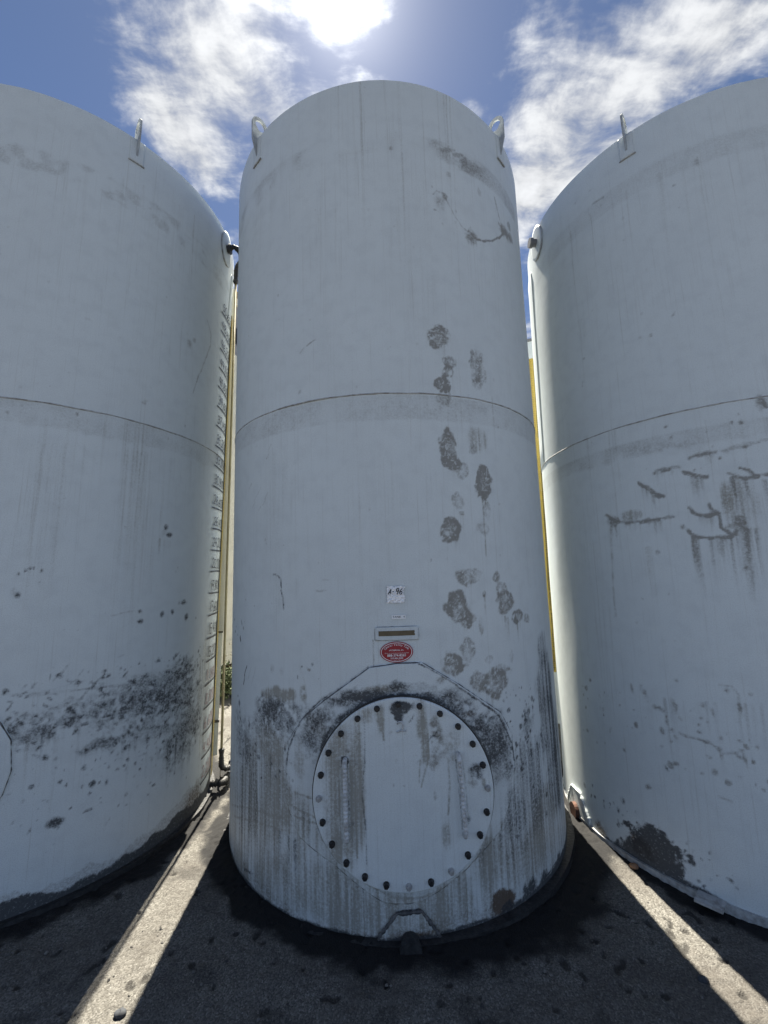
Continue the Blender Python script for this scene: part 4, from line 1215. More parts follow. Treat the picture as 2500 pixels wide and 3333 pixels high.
    gg.put(bs.inputs['Normal'], bp.outputs[0])
    o = new_obj('ground', me, m)
    o['kind'] = 'structure'
    return o


ground = make_ground()


# ------------------------------------------------------------------ tank builder
def tank_root(key, label):
    x, y, lx, ly = TANKS[key]
    o = bpy.data.objects.new('storage_tank', None)
    COLL.objects.link(o)
    q = Vector((0, 0, 1)).rotation_difference(Vector((lx, ly, 1)).normalized())
    o.rotation_mode = 'QUATERNION'
    o.rotation_quaternion = q
    o.location = (x, y, 0.0)
    o.empty_display_size = 0.3
    o['label'] = label
    o['category'] = 'tank'
    o['group'] = 'white steel storage tanks'
    return o


def dent(u, z, seed):
    """slow waviness of rolled plate"""
    return 0.0046 * (fbm(u / 0.7 + 40, z / 0.9, seed, 2) - 0.5) * 2


def make_shell(root, canvas, fine0, fine1, du, dz, seed):
    fu = np.arange(deg(fine0), deg(fine1), du)
    full = 2 * math.pi * R
    back = np.arange(fu[-1] + 0.05, fu[0] + full - 0.02, 0.05)
    us = np.concatenate([fu, back])
    zs = np.arange(-0.08, H - 0.004, dz)
    zs = np.append(zs, H)
    U, Z = np.meshgrid(us, zs, indexing='ij')
    uw = np.where(U > full / 2, U - full, U)
    rr = R + dent(np.cos(U / R) * 3, Z + 2 * np.sin(U / R), seed)
    P = np.stack([rr * np.sin(U / R), -rr * np.cos(U / R), Z + np.where(Z > H - 1e-4, 0.004 * (fbm(U / 0.12, U * 0, seed, 3) - 0.5), 0)], -1)
    D = canvas.at(uw, Z) if canvas is not None else np.zeros(U.shape + (4,))
    fineb = (U <= fu[-1])[..., None]
    me = grid_mesh('shell', P, uv=np.stack([U + seed * 7.7, Z], -1), dirt=np.where(fineb, D, 0), closed_u=True)
    new_obj('shell', me, M_PAINT, root)
    # roof deck just under the rim
    k = 96
    mb = MB()
    ring = [(0.997 * R * math.sin(2 * math.pi * i / k), -0.997 * R * math.cos(2 * math.pi * i / k), H - 0.012) for i in range(k)]
    mb.add(ring + [(0, 0, H + 0.06)], [(i, (i + 1) % k, k) for i in range(k)])
    mb.build('roof', M_PLAIN, root)


def make_seam(root, z, seed):
    n, k = 420, 8
    ph = np.linspace(0, 2 * math.pi, n, endpoint=False)
    zz = z + 0.0035 * (fbm(ph * 9, ph * 0, seed, 3) - 0.5) * 2
    br = 0.0028 + 0.0034 * fbm(ph * 60, ph * 0, seed + 5, 2)
    th = np.linspace(0, 2 * math.pi, k, endpoint=False)
    r_ = R + 0.0010 + np.outer(br, np.cos(th))
    P = np.stack([r_ * np.sin(ph)[:, None], -r_ * np.cos(ph)[:, None], zz[:, None] + np.outer(br, np.sin(th))], -1)
    P = np.concatenate([P, P[:, :1]], 1)
    me = grid_mesh('weld_seam', P, closed_u=True)
    new_obj('weld_seam', me, M_WELD, root)


def make_base(root, mat, wid=0.035, zt=0.018):
    n = 160
    vs, fs = [], []
    prof = [(R - 0.02, zt), (R + wid, zt), (R + wid, zt - 0.018), (R + wid, -0.06)]
    for i in range(n):
        a = 2 * math.pi * i / n
        for r_, z_ in prof:
            j = 0.004 * math.sin(a * 23) * math.sin(a * 7)
            vs.append(((r_ + j) * math.sin(a), -(r_ + j) * math.cos(a), z_))
    m = len(prof)
    for i in range(n):
        for j in range(m - 1):
            fs.append((i * m + j, i * m + j + 1, ((i + 1) % n) * m + j + 1, ((i + 1) % n) * m + j))
    MB().add(vs, fs).build('base_plate', mat, root, False)


def plate_on_wall(root, name, outline, r_in, r_out, mat, canvas=None, hole=None, rings=14, seed=0):
    """curved plate laid on the shell: outline [(u, z)] polygon, optional round hole (u, z, radius)"""
    O = np.array(outline)
    cu, cz = (hole[0], hole[1]) if hole else O.mean(0)
    hr = hole[2] if hole else 0.0
    # resample the outline evenly
    Q = np.vstack([O, O[:1]])
    seg = np.hypot(*(Q[1:] - Q[:-1]).T)
    s = np.concatenate([[0], np.cumsum(seg)])
    n = max(48, int(s[-1] / 0.010))
    t = np.linspace(0, s[-1], n, endpoint=False)
    B = np.stack([np.interp(t, s, Q[:, 0]), np.interp(t, s, Q[:, 1])], -1)
    ang = np.arctan2(B[:, 1] - cz, B[:, 0] - cu)
    inner = np.stack([cu + hr * np.cos(ang), cz + hr * np.sin(ang)], -1)
    w = np.linspace(0, 1, rings)[:, None, None]
    G2 = inner[None] * (1 - w) + B[None] * w                        # rings x n x 2
    rr = np.full(G2.shape[:2], r_out)
    edge = B[None] + (B - np.array([cu, cz]))[None] * 0.012
    G2 = np.concatenate([G2, edge], 0)
    rr = np.concatenate([rr, np.full((1, n), r_in)], 0)
    U, Z = G2[..., 0], G2[..., 1]
    P = np.stack([rr * np.sin(U / R), -rr * np.cos(U / R), Z], -1)
    P = np.transpose(P, (1, 0, 2))
    Ut, Zt = U.T, Z.T
    D = canvas.at(Ut, Zt) if canvas is not None else np.zeros(Ut.shape + (4,))
    me = grid_mesh(name, P, uv=np.stack([Ut + seed * 7.7 + 3.1, Zt], -1), dirt=D, closed_u=True, flip=True)
    o = new_obj(name, me, mat, root)
    return o, B


def bead(root, name, B, r_, rad, mat, closed=True, seed=0):
    """weld bead along wall points B"""
    pts = [cyl(u, z, r_) for u, z in B]
    if closed:
        pts.append(pts[0])
    rng = random.Random(seed)
    MB().tube(pts, [rad * (0.55 + 0.75 * rng.random()) for _ in pts], 6, cap=not closed).build(name, mat, root, True)


PAD = [(0.702, 1.363), (6.769, 1.362), (15.5, 1.240), (22.5, 1.130), (27.98, 1.045), (31.261, 0.915), (31.984, 0.754), (30.811, 0.640), (25.977, 0.457),
       (15.487, 0.315), (9.0, 0.245), (4.743, 0.205), (0.5, 0.196), (-3.828, 0.203), (-7.412, 0.240), (-14.873, 0.346), (-25.49, 0.454), (-29.174, 0.603),
       (-29.492, 0.805), (-28.501, 0.933), (-24.736, 1.048), (-17.889, 1.165), (-12.0, 1.255), (-6.079, 1.345)]
MW_X, MW_Z, MW_R = 0.023, 0.741, 0.462


def hexagon(rad, depth, spin):
    vs = [(rad * math.cos(spin + k * math.pi / 3), y, rad * math.sin(spin + k * math.pi / 3)) for y in (0, -depth * 0.8) for k in range(6)]
    vs += [(rad * 0.86 * math.cos(spin + k * math.pi / 3), -depth, rad * 0.86 * math.sin(spin + k * math.pi / 3)) for k in range(6)]
    fs = [(k, (k + 1) % 6, 6 + (k + 1) % 6, 6 + k) for k in range(6)] + [(6 + k, 6 + (k + 1) % 6, 12 + (k + 1) % 6, 12 + k) for k in range(6)]
    fs += [tuple(range(12, 18))]
    return vs, fs


def make_manway(root, canvas, cover_canvas, turn, seed, detailed):
    pad = [(deg(a + turn), z) for a, z in PAD]
    cu = MW_X + deg(turn)
    holder, B = plate_on_wall(root, 'reinforcing_pad', pad, R - 0.004, R + 0.013, M_PAINT, canvas, (cu, MW_Z, 0.395), 40, seed)
    bead(root, 'pad_weld', B[::2], R + 0.006, 0.0055, M_DARKWELD, True, seed)
    # neck, gasket and cover share a flat plane in front of the curved shell
    piv = Matrix.Rotation(math.radians(turn), 4, 'Z')
    yc = -(R + 0.038)
    k = 72

    def ring(rad, y):
        return [piv @ Vector((MW_X + rad * math.cos(2 * math.pi * i / k), y, MW_Z + rad * math.sin(2 * math.pi * i / k))) for i in range(k)]

    def lathe(name, prof, mat, parent, sm=False):
        vs, fs = [], []
        for rad, y in prof:
            vs += ring(rad, y)
        for j in range(len(prof) - 1):
            fs += [(j * k + i, j * k + (i + 1) % k, (j + 1) * k + (i + 1) % k, (j + 1) * k + i) for i in range(k)]
        return MB().add(vs, fs).build(name, mat, parent, sm)
    lathe('manway_neck', [(0.405, -(R - 0.12)), (0.405, yc)], M_PLAIN, root, True)
    lathe('manway_flange', [(0.405, yc + 0.012), (MW_R - 0.002, yc + 0.012), (MW_R - 0.002, yc), (0.395, yc)], M_PLAIN, root)
    lathe('gasket', [(0.40, yc), (MW_R + 0.006, yc + 0.004), (MW_R + 0.006, yc - 0.009), (0.40, yc - 0.009)], M_BOLT, root)
    # cover: dense disc so that its stains and painted handle shade sit on real points
    nr, na = 84, 300
    yf = yc - 0.024
    rad = np.concatenate([np.linspace(0.002, MW_R - 0.003, nr), [MW_R, MW_R]])
    yy = np.concatenate([np.full(nr, yf), [yf + 0.003, yc - 0.006]])
    th = np.linspace(0, 2 * math.pi, na, endpoint=False)
    X = MW_X + np.outer(np.cos(th), rad)
    Zc = MW_Z + np.outer(np.sin(th), rad)
    Y = np.broadcast_to(yy, X.shape) + 0.0012 * (fbm(X / 0.2 + 9, Zc / 0.2, seed, 2) - 0.5) * (rad < MW_R - 0.01)
    P = np.stack([X, Y, Zc], -1)
    D = cover_canvas.at(X - MW_X, Zc - MW_Z) if cover_canvas is not None else np.zeros(X.shape + (4,))
    M3 = np.array(piv.to_3x3())
    me = grid_mesh('manway_cover', P @ M3.T, uv=np.stack([X + 11 + seed, Zc], -1), dirt=D, closed_u=True, flip=True)
    cover = new_obj('manway_cover', me, M_PAINT, root)
    rng = random.Random(seed)
    painted = {0, 20, 18, 12}
    shared = {}
    for i in range(24):
        a = math.radians(1.6 + 15 * i)
        kind = 1 if i in painted else 0
        if kind not in shared:
            vs, fs = hexagon(0.0150 if not kind else 0.0145, 0.018, 0.0)
            mb = MB().add(vs, fs)
            # washer under the head
            vs2 = [(0.0158 * math.cos(2 * math.pi * q / 16), y, 0.0158 * math.sin(2 * math.pi * q / 16)) for y in (0.001, -0.003) for q in range(16)]
            mb.add(vs2, [(q, (q + 1) % 16, 16 + (q + 1) % 16, 16 + q) for q in range(16)] + [tuple(range(16, 32))])
            me_b = bpy.data.meshes.new('bolt')
            me_b.from_pydata(mb.v, [], mb.f)
            me_b.materials.append(M_WELD if kind else M_BOLT)
            shared[kind] = me_b
        o = new_obj('bolt', shared[kind], None, cover)
        o.matrix_local = piv @ Matrix.Translation((MW_X + 0.4305 * math.cos(a), yf - 0.0005, MW_Z + 0.4305 * math.sin(a))) @ Matrix.Rotation(rng.uniform(0, 1.0), 4, 'Y')
    if detailed:
        for (xa, za), (xb, zb) in (((-0.271, 0.898), (-0.268, 0.548)), ((0.311, 0.909), (0.326, 0.552))):
            pts, rr = [], []
            pts += [(xa, yf + 0.002, za + 0.012), (xa, yf - 0.022, za + 0.012), (xa, yf - 0.034, za)]
            rr += [0.012, 0.012, 0.0115]
            nseg = 70
            for q in range(nseg + 1):
                t = q / nseg
                pts.append((xa + (xb - xa) * t, yf - 0.036, za - 0.006 + (zb - za + 0.012) * t))
                rr.append(0.0095 + 0.0026 * (1 if q % 4 < 2 else 0))
            pts += [(xb, yf - 0.034, zb), (xb, yf - 0.020, zb - 0.012), (xb, yf + 0.002, zb - 0.012)]
            rr += [0.0115, 0.012, 0.012]
            MB().tube(pts, rr, 10).build('handle', M_HANDLE, cover, False)
        mb = MB()
        mb.tube([(0.004, yf - 0.004, 1.075), (0.012, yf - 0.006, 1.087), (0.026, yf - 0.006, 1.087), (0.034, yf - 0.006, 1.072), (0.032, yf - 0.006, 1.055), (0.026, yf - 0.004, 1.044)], 0.0042, 8)
        mb.tube([(0.000, yf - 0.004, 1.034), (0.020, yf - 0.006, 1.043), (0.048, yf - 0.004, 1.040)], 0.0040, 8)
        mb.build('weld_mark', M_HANDLE, cover, True)
    return cover


def make_drain(root, canvas, turn, z0, seed, pipe_mat, scale=1.0, stub=0.085):
    pts = [(-7.0, -0.03), (-7.0, 0.045), (-2.8, 0.152), (2.9, 0.157), (6.8, 0.040), (6.9, -0.03)]
    pad = [(deg(a * scale + turn), z * scale + z0) for a, z in pts][::-1]
    _, B = plate_on_wall(root, 'drain_pad', pad, R - 0.004, R + 0.014, M_PAINT, canvas, None, 12, seed)
    up = [tuple(q) for q in B if q[1] > 0.02]
    bead(root, 'drain_pad_weld', sorted(up), R + 0.010, 0.010, M_DARKWELD if pipe_mat is M_GRIME else M_PLAIN, False, seed)
    a = math.radians(turn)
    ax = Vector((math.sin(a), -math.cos(a), 0))
    c = Vector((0, 0, z0 + 0.028))
    MB().tube([c + ax * (R - 0.05), c + ax * (R + stub - 0.03), c + ax * (R + stub - 0.025), c + ax * (R + stub)], [0.047, 0.047, 0.056, 0.054], 20).build('drain_nozzle', pipe_mat, root, False)


def make_lug(root, turn):
    a = math.radians(turn)
    er, et = Vector((math.sin(a), -math.cos(a), 0)), Vector((math.cos(a), math.sin(a), 0))
    # plate in the radial plane: outline (r - R, z) with a round hole
    hc, hr = (-0.016, 5.190), 0.039
    out = [(0.002, 4.905), (0.046, 5.055)]
    for k in range(13):
        t = math.radians(-8 + k * (196 / 12))
        out.append((hc[0] + 0.064 * math.cos(t), hc[1] + 0.070 * math.sin(t)))
    out += [(-0.085, 5.10), (-0.060, 4.99), (-0.010, 4.92)]
    n = len(out)
    ho = []
    for (x, z) in out:
        t = math.atan2(z - hc[1], x - hc[0])
        ho.append((hc[0] + hr * math.cos(t), hc[1] + hr * 1.12 * math.sin(t)))
    vs = []
    for s in (-0.0065, 0.0065):
        vs += [er * (R + x) + et * s + Vector((0, 0, z)) for x, z in out]
        vs += [er * (R + x) + et * s + Vector((0, 0, z)) for x, z in ho]
    fs = []
    for i in range(n):
        j = (i + 1) % n
        fs += [(i, j, n + j, n + i), (2 * n + i, 3 * n + i, 3 * n + j, 2 * n + j), (i, 2 * n + i, 2 * n + j, j), (n + i, n + j, 3 * n + j, 3 * n + i)]
    lug = MB().add(vs, fs).build('lifting_lug', M_LUG, root)
    u0 = deg(turn)
    plate_on_wall(root, 'lug_pad', [(u0 - 0.048, 4.868), (u0 + 0.048, 4.868), (u0 + 0.048, H - 0.004), (u0 - 0.048, H - 0.004)], R - 0.003, R + 0.008, M_PLAIN, None, None, 6)
    bead(root, 'lug_weld', [(u0 - 0.054 + 0.009 * k, 4.866) for k in range(13)], R + 0.006, 0.005, M_WELD, False, 3)
    return lug


def make_nozzle(root, turn, z, pipe_mat, ru=0.115, rz=0.165, stub=0.06):
    u0 = deg(turn)
    oval = [(u0 + ru * math.cos(2 * math.pi * k / 40), z + rz * math.sin(2 * math.pi * k / 40)) for k in range(40)]
    _, B = plate_on_wall(root, 'nozzle_pad', oval, R - 0.003, R + 0.013, M_PLAIN, None, None, 8)
    bead(root, 'nozzle_weld', B[::2], R + 0.006, 0.006, M_WELD, True, 5)
    a = math.radians(turn)
    ax = Vector((math.sin(a), -math.cos(a), 0))
    c = Vector((0, 0, z))
    MB().tube([c + ax * (R - 0.03), c + ax * (R + stub * 0.6), c + ax * (R + stub * 0.61), c + ax * (R + stub)], [0.036, 0.036, 0.046, 0.044], 16).build('nozzle', pipe_mat, root, False)


# ---- lettering helpers
STROKES = {
    '0': [[(.5, 1), (.15, .8), (.08, .45), (.25, .05), (.55, 0), (.85, .25), (.9, .65), (.7, .95), (.5, 1)]],
    '1': [[(.30, .82), (.55, 1), (.50, .5), (.45, 0)]],
    '2': [[(.1, .78), (.3, .98), (.65, .95), (.8, .7), (.5, .35), (.05, .02), (.45, .06), (.95, .0)]],
    '3': [[(.1, .88), (.45, 1), (.8, .85), (.7, .6), (.4, .52), (.8, .42), (.85, .15), (.5, 0), (.08, .1)]],
    '4': [[(.3, 1), (.1, .45), (.85, .42)], [(.75, .95), (.65, .4), (.6, 0)]],
    '5': [[(.85, 1), (.25, .97), (.2, .58), (.6, .6), (.85, .35), (.65, .03), (.1, .05)]],
    '6': [[(.75, 1), (.3, .7), (.1, .3), (.3, .02), (.7, .05), (.85, .3), (.6, .48), (.15, .3)]],
    '7': [[(.1, .95), (.9, .97), (.6, .5), (.4, 0)], [(.35, .5), (.75, .52)]],
    '8': [[(.6, .52), (.2, .72), (.4, 1), (.75, .9), (.65, .6), (.2, .3), (.3, .02), (.7, .03), (.85, .28), (.6, .52)]],
    '9': [[(.85, .75), (.55, .5), (.2, .6), (.3, .95), (.7, 1), (.85, .8), (.75, .4), (.55, -.05)]],
    ',': [[(.45, .08), (.3, -.14)]],
    'A': [[(0, 0), (.3, .55), (.55, 1), (.68, .5), (.8, .02)], [(.2, .38), (.8, .42)]],
    '-': [[(.05, .5), (.95, .53)]],
}


def spline(P, n=5):
    P = [np.array(q) for q in P]
    if len(P) < 3:
        return P
    out = []
    for i in range(len(P) - 1):
        p0, p1, p2, p3 = P[max(i - 1, 0)], P[i], P[i + 1], P[min(i + 2, len(P) - 1)]
        for k in range(n):
            t = k / n
            out.append(0.5 * ((2 * p1) + (p2 - p0) * t + (2 * p0 - 5 * p1 + 4 * p2 - p3) * t * t + (3 * p1 - p0 - 3 * p2 + p3) * t ** 3))
    return out + [P[-1]]


def ink_ribbons(paths, wd, r_, rng=None):
    mb = MB()
    for P in paths:
        P = spline(P)
        vs = []
        for i, q in enumerate(P):
            t = np.array(P[min(i + 1, len(P) - 1)]) - np.array(P[max(i - 1, 0)])
            t = t / max(np.hypot(*t), 1e-9)
            nn = np.array([-t[1], t[0]]) * wd * 0.5 * (0.8 + 0.4 * (rng.random() if rng else 0.5))
            vs += [cyl(*(q + nn), r_), cyl(*(q - nn), r_)]
        mb.add(vs, [(2 * i, 2 * i + 1, 2 * i + 3, 2 * i + 2) for i in range(len(P) - 1)])
    return mb


def handwriting(text, u, z, cw, chh, slant, rng, adv=None):
    paths, x = [], u
    for c in text:
        sx = cw * (0.45 if c in ',1-' else 0.92)
        dz, sc = rng.uniform(-.03, .03) * chh, rng.uniform(.92, 1.08)
        for st_ in STROKES[c]:
            paths.append([(x + a * sx + slant * b * chh, z + dz + b * chh * sc) for a, b in st_])
        x += cw * (0.50 if c in ',1' else (0.85 if c == '-' else 1.0))
    return paths


def font_mesh(text, size, align='CENTER', bold=0.0, shear=0.0, spacing=1.0, line=1.0, xs=1.0):
    cu = bpy.data.curves.new('lettering', 'FONT')
    cu.body = text
    cu.size = size
    cu.align_x = align
    cu.align_y = 'CENTER'
    cu.offset = bold
    cu.shear = shear
    cu.space_character = spacing
    cu.space_line = line
    cu.resolution_u = 3
    o = bpy.data.objects.new('lettering', cu)
    COLL.objects.link(o)
    bpy.context.view_layer.update()
    me = bpy.data.meshes.new_from_object(o.evaluated_get(bpy.context.evaluated_depsgraph_get()))
    vs = [(v.co.x * xs, v.co.y) for v in me.vertices]
    fs = [tuple(p.vertices) for p in me.polygons]
    bpy.data.objects.remove(o)
    bpy.data.curves.remove(cu)
    bpy.data.meshes.remove(me)
    return vs, fs


def lay(mb, vf, u, z, r_, rot=0.0):
    c, s = math.cos(rot), math.sin(rot)
    mb.add([cyl(u + x * c - y * s, z + x * s + y * c, r_) for x, y in vf[0]], vf[1])


def flat_patch(u0, u1, z0, z1, r_in, r_out, jitter=None, nu=8, nz=6):
    """thin sheet on the wall with real thickness"""
    vs, fs = [], []
    for r_ in (r_out, r_in):
        for i in range(nu + 1):
            for j in range(nz + 1):
                u, z = u0 + (u1 - u0) * i / nu, z0 + (z1 - z0) * j / nz
                if jitter:
                    u, z, dr = jitter(u, z, i, j)
                else:
                    dr = 0
                vs.append(cyl(u, z, r_ + (dr if r_ == r_out else 0)))
    k = (nu + 1) * (nz + 1)
    ix = lambda i, j: i * (nz + 1) + j
    for i in range(nu):
        for j in range(nz):
            fs.append((ix(i, j), ix(i + 1, j), ix(i + 1, j + 1), ix(i, j + 1)))
    loop = [ix(i, 0) for i in range(nu)] + [ix(nu, j) for j in range(nz)] + [ix(i, nz) for i in range(nu, 0, -1)] + [ix(0, j) for j in range(nz, 0, -1)]
    for a, b in zip(loop, loop[1:] + loop[:1]):
        fs.append((a, a + k, b + k, b))
    return MB().add(vs, fs)


# ------------------------------------------------------------------ middle tank
def base_grime(cv, level, amp, seed, ch='G', amt=1.0):
    """splashed dirt line along the foot of a wall"""
    u = cv.U[:, :1]
    top = level(u) + amp * (fbm(u / 0.10, u * 0, seed, 4) - 0.5) * 2 + 0.5 * amp * (fbm(u / 0.02, u * 0, seed + 3, 2) - 0.5)
    m = smooth(0.014, -0.010, cv.Z - top)
    c = cv.CH[ch]
    cv.d[..., c] = 1 - (1 - cv.d[..., c]) * (1 - amt * m)


cvC = Canvas(deg(-76), deg(76), -0.09, H + 0.03, 0.0055, 100)
# primer bands brushed along the weld seams
band = smooth(SEAM_Z - 0.005, SEAM_Z - 0.015, cvC.Z) * smooth(SEAM_Z - 0.175, SEAM_Z - 0.155, cvC.Z + 0.02 * (cvC.n2 - 0.5))
cvC.d[..., 2] = np.maximum(cvC.d[..., 2], 0.27 * band * (0.45 + 0.8 * cvC.n1 * smooth(0.25, 0.6, cvC.n3 + 0.1)))
band2 = smooth(4.70, 4.66, cvC.Z) * smooth(4.50, 4.54, cvC.Z + 0.03 * (cvC.n2 - 0.5))
cvC.d[..., 2] = np.maximum(cvC.d[..., 2], 0.34 * band2 * smooth(0.30, 0.70, cvC.n3) * (0.4 + cvC.n2))
cvC.paint(MARKS_C)
low = smooth(1.25, 0.25, cvC.Z + 0.4 * (cvC.n3 - 0.5))
cvC.d[..., 1] = 1 - (1 - cvC.d[..., 1]) * (1 - 0.40 * low * (0.4 + 0.6 * smooth(0.30, 0.72, cvC.ns)) * smooth(0.3, 0.6, cvC.n3 + 0.1))
cvC.d[..., 0] = 1 - (1 - cvC.d[..., 0]) * (1 - 0.22 * low * smooth(0.50, 0.72, cvC.ns))
base_grime(cvC, lambda u: 0.044 + 0.030 * smooth(0.5, 1.3, u) + 0.012 * smooth(-0.6, -1.3, u), 0.013, 201, 'G', 1.0)
base_grime(cvC, lambda u: 0.085 + 0.03 * np.sin(u * 5), 0.05, 221, 'K', 0.28)
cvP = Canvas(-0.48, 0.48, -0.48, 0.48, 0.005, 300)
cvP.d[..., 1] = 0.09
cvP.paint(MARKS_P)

tankC = tank_root('C', 'middle white tank with round bolted manway cover and red oval sticker')
make_shell(tankC, cvC, -74, 74, 0.0060, 0.0075, 11)
make_seam(tankC, SEAM_Z, 1)
make_base(tankC, M_GRIME, 0.045, 0.034)
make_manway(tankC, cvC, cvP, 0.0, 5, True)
make_drain(tankC, cvC, 1.5, 0.0, 9, M_GRIME)
for t in (-44.6, 47.2):
    make_lug(tankC, t)

# stickers on the middle tank
rngs = random.Random(4)


def foil_jit(u, z, i, j):
    fu, fz = i / 14, j / 12
    u += 0.004 * rngs.uniform(-1, 1) * (1 if i in (0, 14) else 0.2) - (0.010 * (1 - fz) if fu > 0.9 else 0) + 0.006 * math.sin(fz * 7) * (1 if fu > .9 else 0)
    z += 0.004 * rngs.uniform(-1, 1) * (1 if j in (0, 12) else 0.2)
    return u, z, rngs.uniform(0, 0.0035)


foil = flat_patch(deg(-1.30), deg(3.25), 1.688, 1.777, R + 0.0035, R + 0.0058, foil_jit, 14, 12).build('foil_note', M_FOIL, tankC, False)
foil['label'] = 'crumpled silver foil note with A-96 written on it'
ink_ribbons(handwriting('A-96', deg(-1.05), 1.735, 0.0210, 0.030, 0.22, rngs), 0.0042, R + 0.0108, rngs).build('lettering', M_INK, foil)

lab = flat_patch(deg(-0.30), deg(3.18), 1.6005, 1.6225, R + 0.0030, R + 0.0056, None, 8, 2).build('name_label', M_WHITE, tankC)
lab['label'] = 'small white label reading TANK 4'
mb = MB()
lay(mb, font_mesh('TANK  4', 0.0165, bold=0.0, spacing=1.1), deg(1.45), 1.6112, R + 0.0064)
mb.build('lettering', M_INK, lab)

brk = MB()
B0 = [(deg(-4.6), 1.4885), (deg(6.3), 1.4865), (deg(6.35), 1.5580), (deg(-4.55), 1.5580)]
o_, Bk = plate_on_wall(tankC, 'name_plate', B0, R - 0.002, R + 0.0075, M_PLAIN, None, None, 8)
bead(tankC, 'name_plate_weld', Bk[::2], R + 0.003, 0.0026, M_DARKWELD, True, 8)


def strip_jit(u, z, i, j):
    return u + (rngs.uniform(-.004, .001) if i == 16 else 0), z, 0.0


flat_patch(deg(-3.68), deg(5.32), 1.511, 1.5375, R + 0.0070, R + 0.0092, strip_jit, 16, 4).build('adhesive_strip', M_BROWN, tankC)

# oval sticker
OU, OZ, OA, OB = deg(0.63), 1.4245, 0.0900, 0.0555


def oval_disc(a, b, r_, r_in=None):
    vs, fs = [cyl(OU, OZ, r_)], []
    rows = 6
    for q in range(1, rows + 1):
        for k in range(48):
            t = 2 * math.pi * k / 48
            vs.append(cyl(OU + a * q / rows * math.cos(t), OZ + b * q / rows * math.sin(t), r_))
    fs += [(0, 1 + k, 1 + (k + 1) % 48) for k in range(48)]
    for q in range(rows - 1):
        fs += [(1 + q * 48 + k, 1 + (q + 1) * 48 + k, 1 + (q + 1) * 48 + (k + 1) % 48, 1 + q * 48 + (k + 1) % 48) for k in range(48)]
    n0 = len(vs)
    for k in range(48):
        t = 2 * math.pi * k / 48
        vs.append(cyl(OU + a * math.cos(t), OZ + b * math.sin(t), r_ - 0.0034))
    o0 = 1 + (rows - 1) * 48
    fs += [(o0 + k, n0 + k, n0 + (k + 1) % 48, o0 + (k + 1) % 48) for k in range(48)]
    return MB().add(vs, fs)


oval = oval_disc(OA, OB, R + 0.0060).build('oval_sticker', M_RED, tankC)
oval['label'] = 'red oval sticker with white lettering and phone numbers'
mb = MB()
vs, fs = [], []
for k in range(64):
    t = 2 * math.pi * k / 64
    vs += [cyl(OU + (OA - 0.0055) * math.cos(t), OZ + (OB - 0.0050) * math.sin(t), R + 0.0066), cyl(OU + (OA - 0.0085) * math.cos(t), OZ + (OB - 0.0078) * math.sin(t), R + 0.0066)]
for k in range(64):
    j = (k + 1) % 64
    fs.append((2 * k, 2 * k + 1, 2 * j + 1, 2 * j))
mb.add(vs, fs)
mb.build('white_border', M_WHITE, oval)
mb = MB()
title = 'Central Valley Tank'
wts = {'l': .52, 't': .62, 'r': .7, 'i': .5, ' ': .65, 'C': 1.25, 'V': 1.2, 'T': 1.2}
tot_w = sum(wts.get(c, 1.0) for c in title)
acc = 0.0
for c in title:
    w_ = wts.get(c, 1.0)
    f_ = (acc + w_ / 2) / tot_w
    acc += w_
    if c == ' ':
        continue
    t = math.radians(158 - 136 * f_)
    ax_, bz_ = OA - 0.020, OB - 0.0165
    nx, nz_ = math.cos(t) / ax_, math.sin(t) / bz_
    rot = math.atan2(nz_, nx) - math.pi / 2
    lay(mb, font_mesh(c, 0.0165, bold=0.0, shear=0.25), OU + ax_ * math.cos(t), OZ + bz_ * math.sin(t), R + 0.0067, rot * 0.85)
lay(mb, font_mesh('of California, Inc.', 0.0118, shear=0.25, bold=0.0001), OU - 0.001, OZ + 0.0105, R + 0.0067)
lay(mb, font_mesh('We buy and sell new and used tanks and equipment', 0.0062, shear=0.2, bold=0.0), OU, OZ - 0.0052, R + 0.0067)
lay(mb, font_mesh('888-374-8265', 0.0178, bold=0.0002, spacing=1.02), OU, OZ - 0.0178, R + 0.0067)
lay(mb, font_mesh('559-486-3500', 0.0122, bold=0.0001), OU, OZ - 0.0325, R + 0.0067)
lay(mb, font_mesh('Fresno, CA', 0.0072, bold=0.0), OU, OZ - 0.0420, R + 0.0067)
mb.build('lettering', M_WHITE, oval)

# ------------------------------------------------------------------ left tank
cvL = Canvas(deg(8), deg(122), -0.09, H + 0.03, 0.008, 500)
bandL = smooth(SEAM_Z - 0.02, SEAM_Z - 0.03, cvL.Z) * smooth(SEAM_Z - 0.20, SEAM_Z - 0.17, cvL.Z + 0.05 * (cvL.n2 - 0.5))
cvL.d[..., 2] = np.maximum(cvL.d[..., 2], 0.22 * bandL * (0.4 + cvL.n2))
bandL2 = smooth(4.66, 4.62, cvL.Z) * smooth(4.44, 4.48, cvL.Z + 0.03 * (cvL.n2 - 0.5))
cvL.d[..., 2] = np.maximum(cvL.d[..., 2], 0.28 * bandL2 * smooth(0.35, 0.7, cvL.n2))
cvL.paint(MARKS_L)
base_grime(cvL, lambda u: 0.045 + 0.055 * smooth(0.8, 1.8, u) + 0.05 * smooth(0.55, 0.75, u) * smooth(1.0, 0.8, u), 0.028, 521, 'G', 1.0)
base_grime(cvL, lambda u: 0.12 + 0.12 * smooth(1.3, 2.0, u), 0.05, 541, 'K', 0.30)
tankL = tank_root('L', 'left white tank with handwritten volume numbers and yellow tape up its side')
make_shell(tankL, cvL, 10, 121, 0.0085, 0.0095, 21)
make_seam(tankL, SEAM_Z - 0.03, 2)
make_base(tankL, M_GRIME, 0.03)
make_manway(tankL, None, None, 0.4, 6, False)
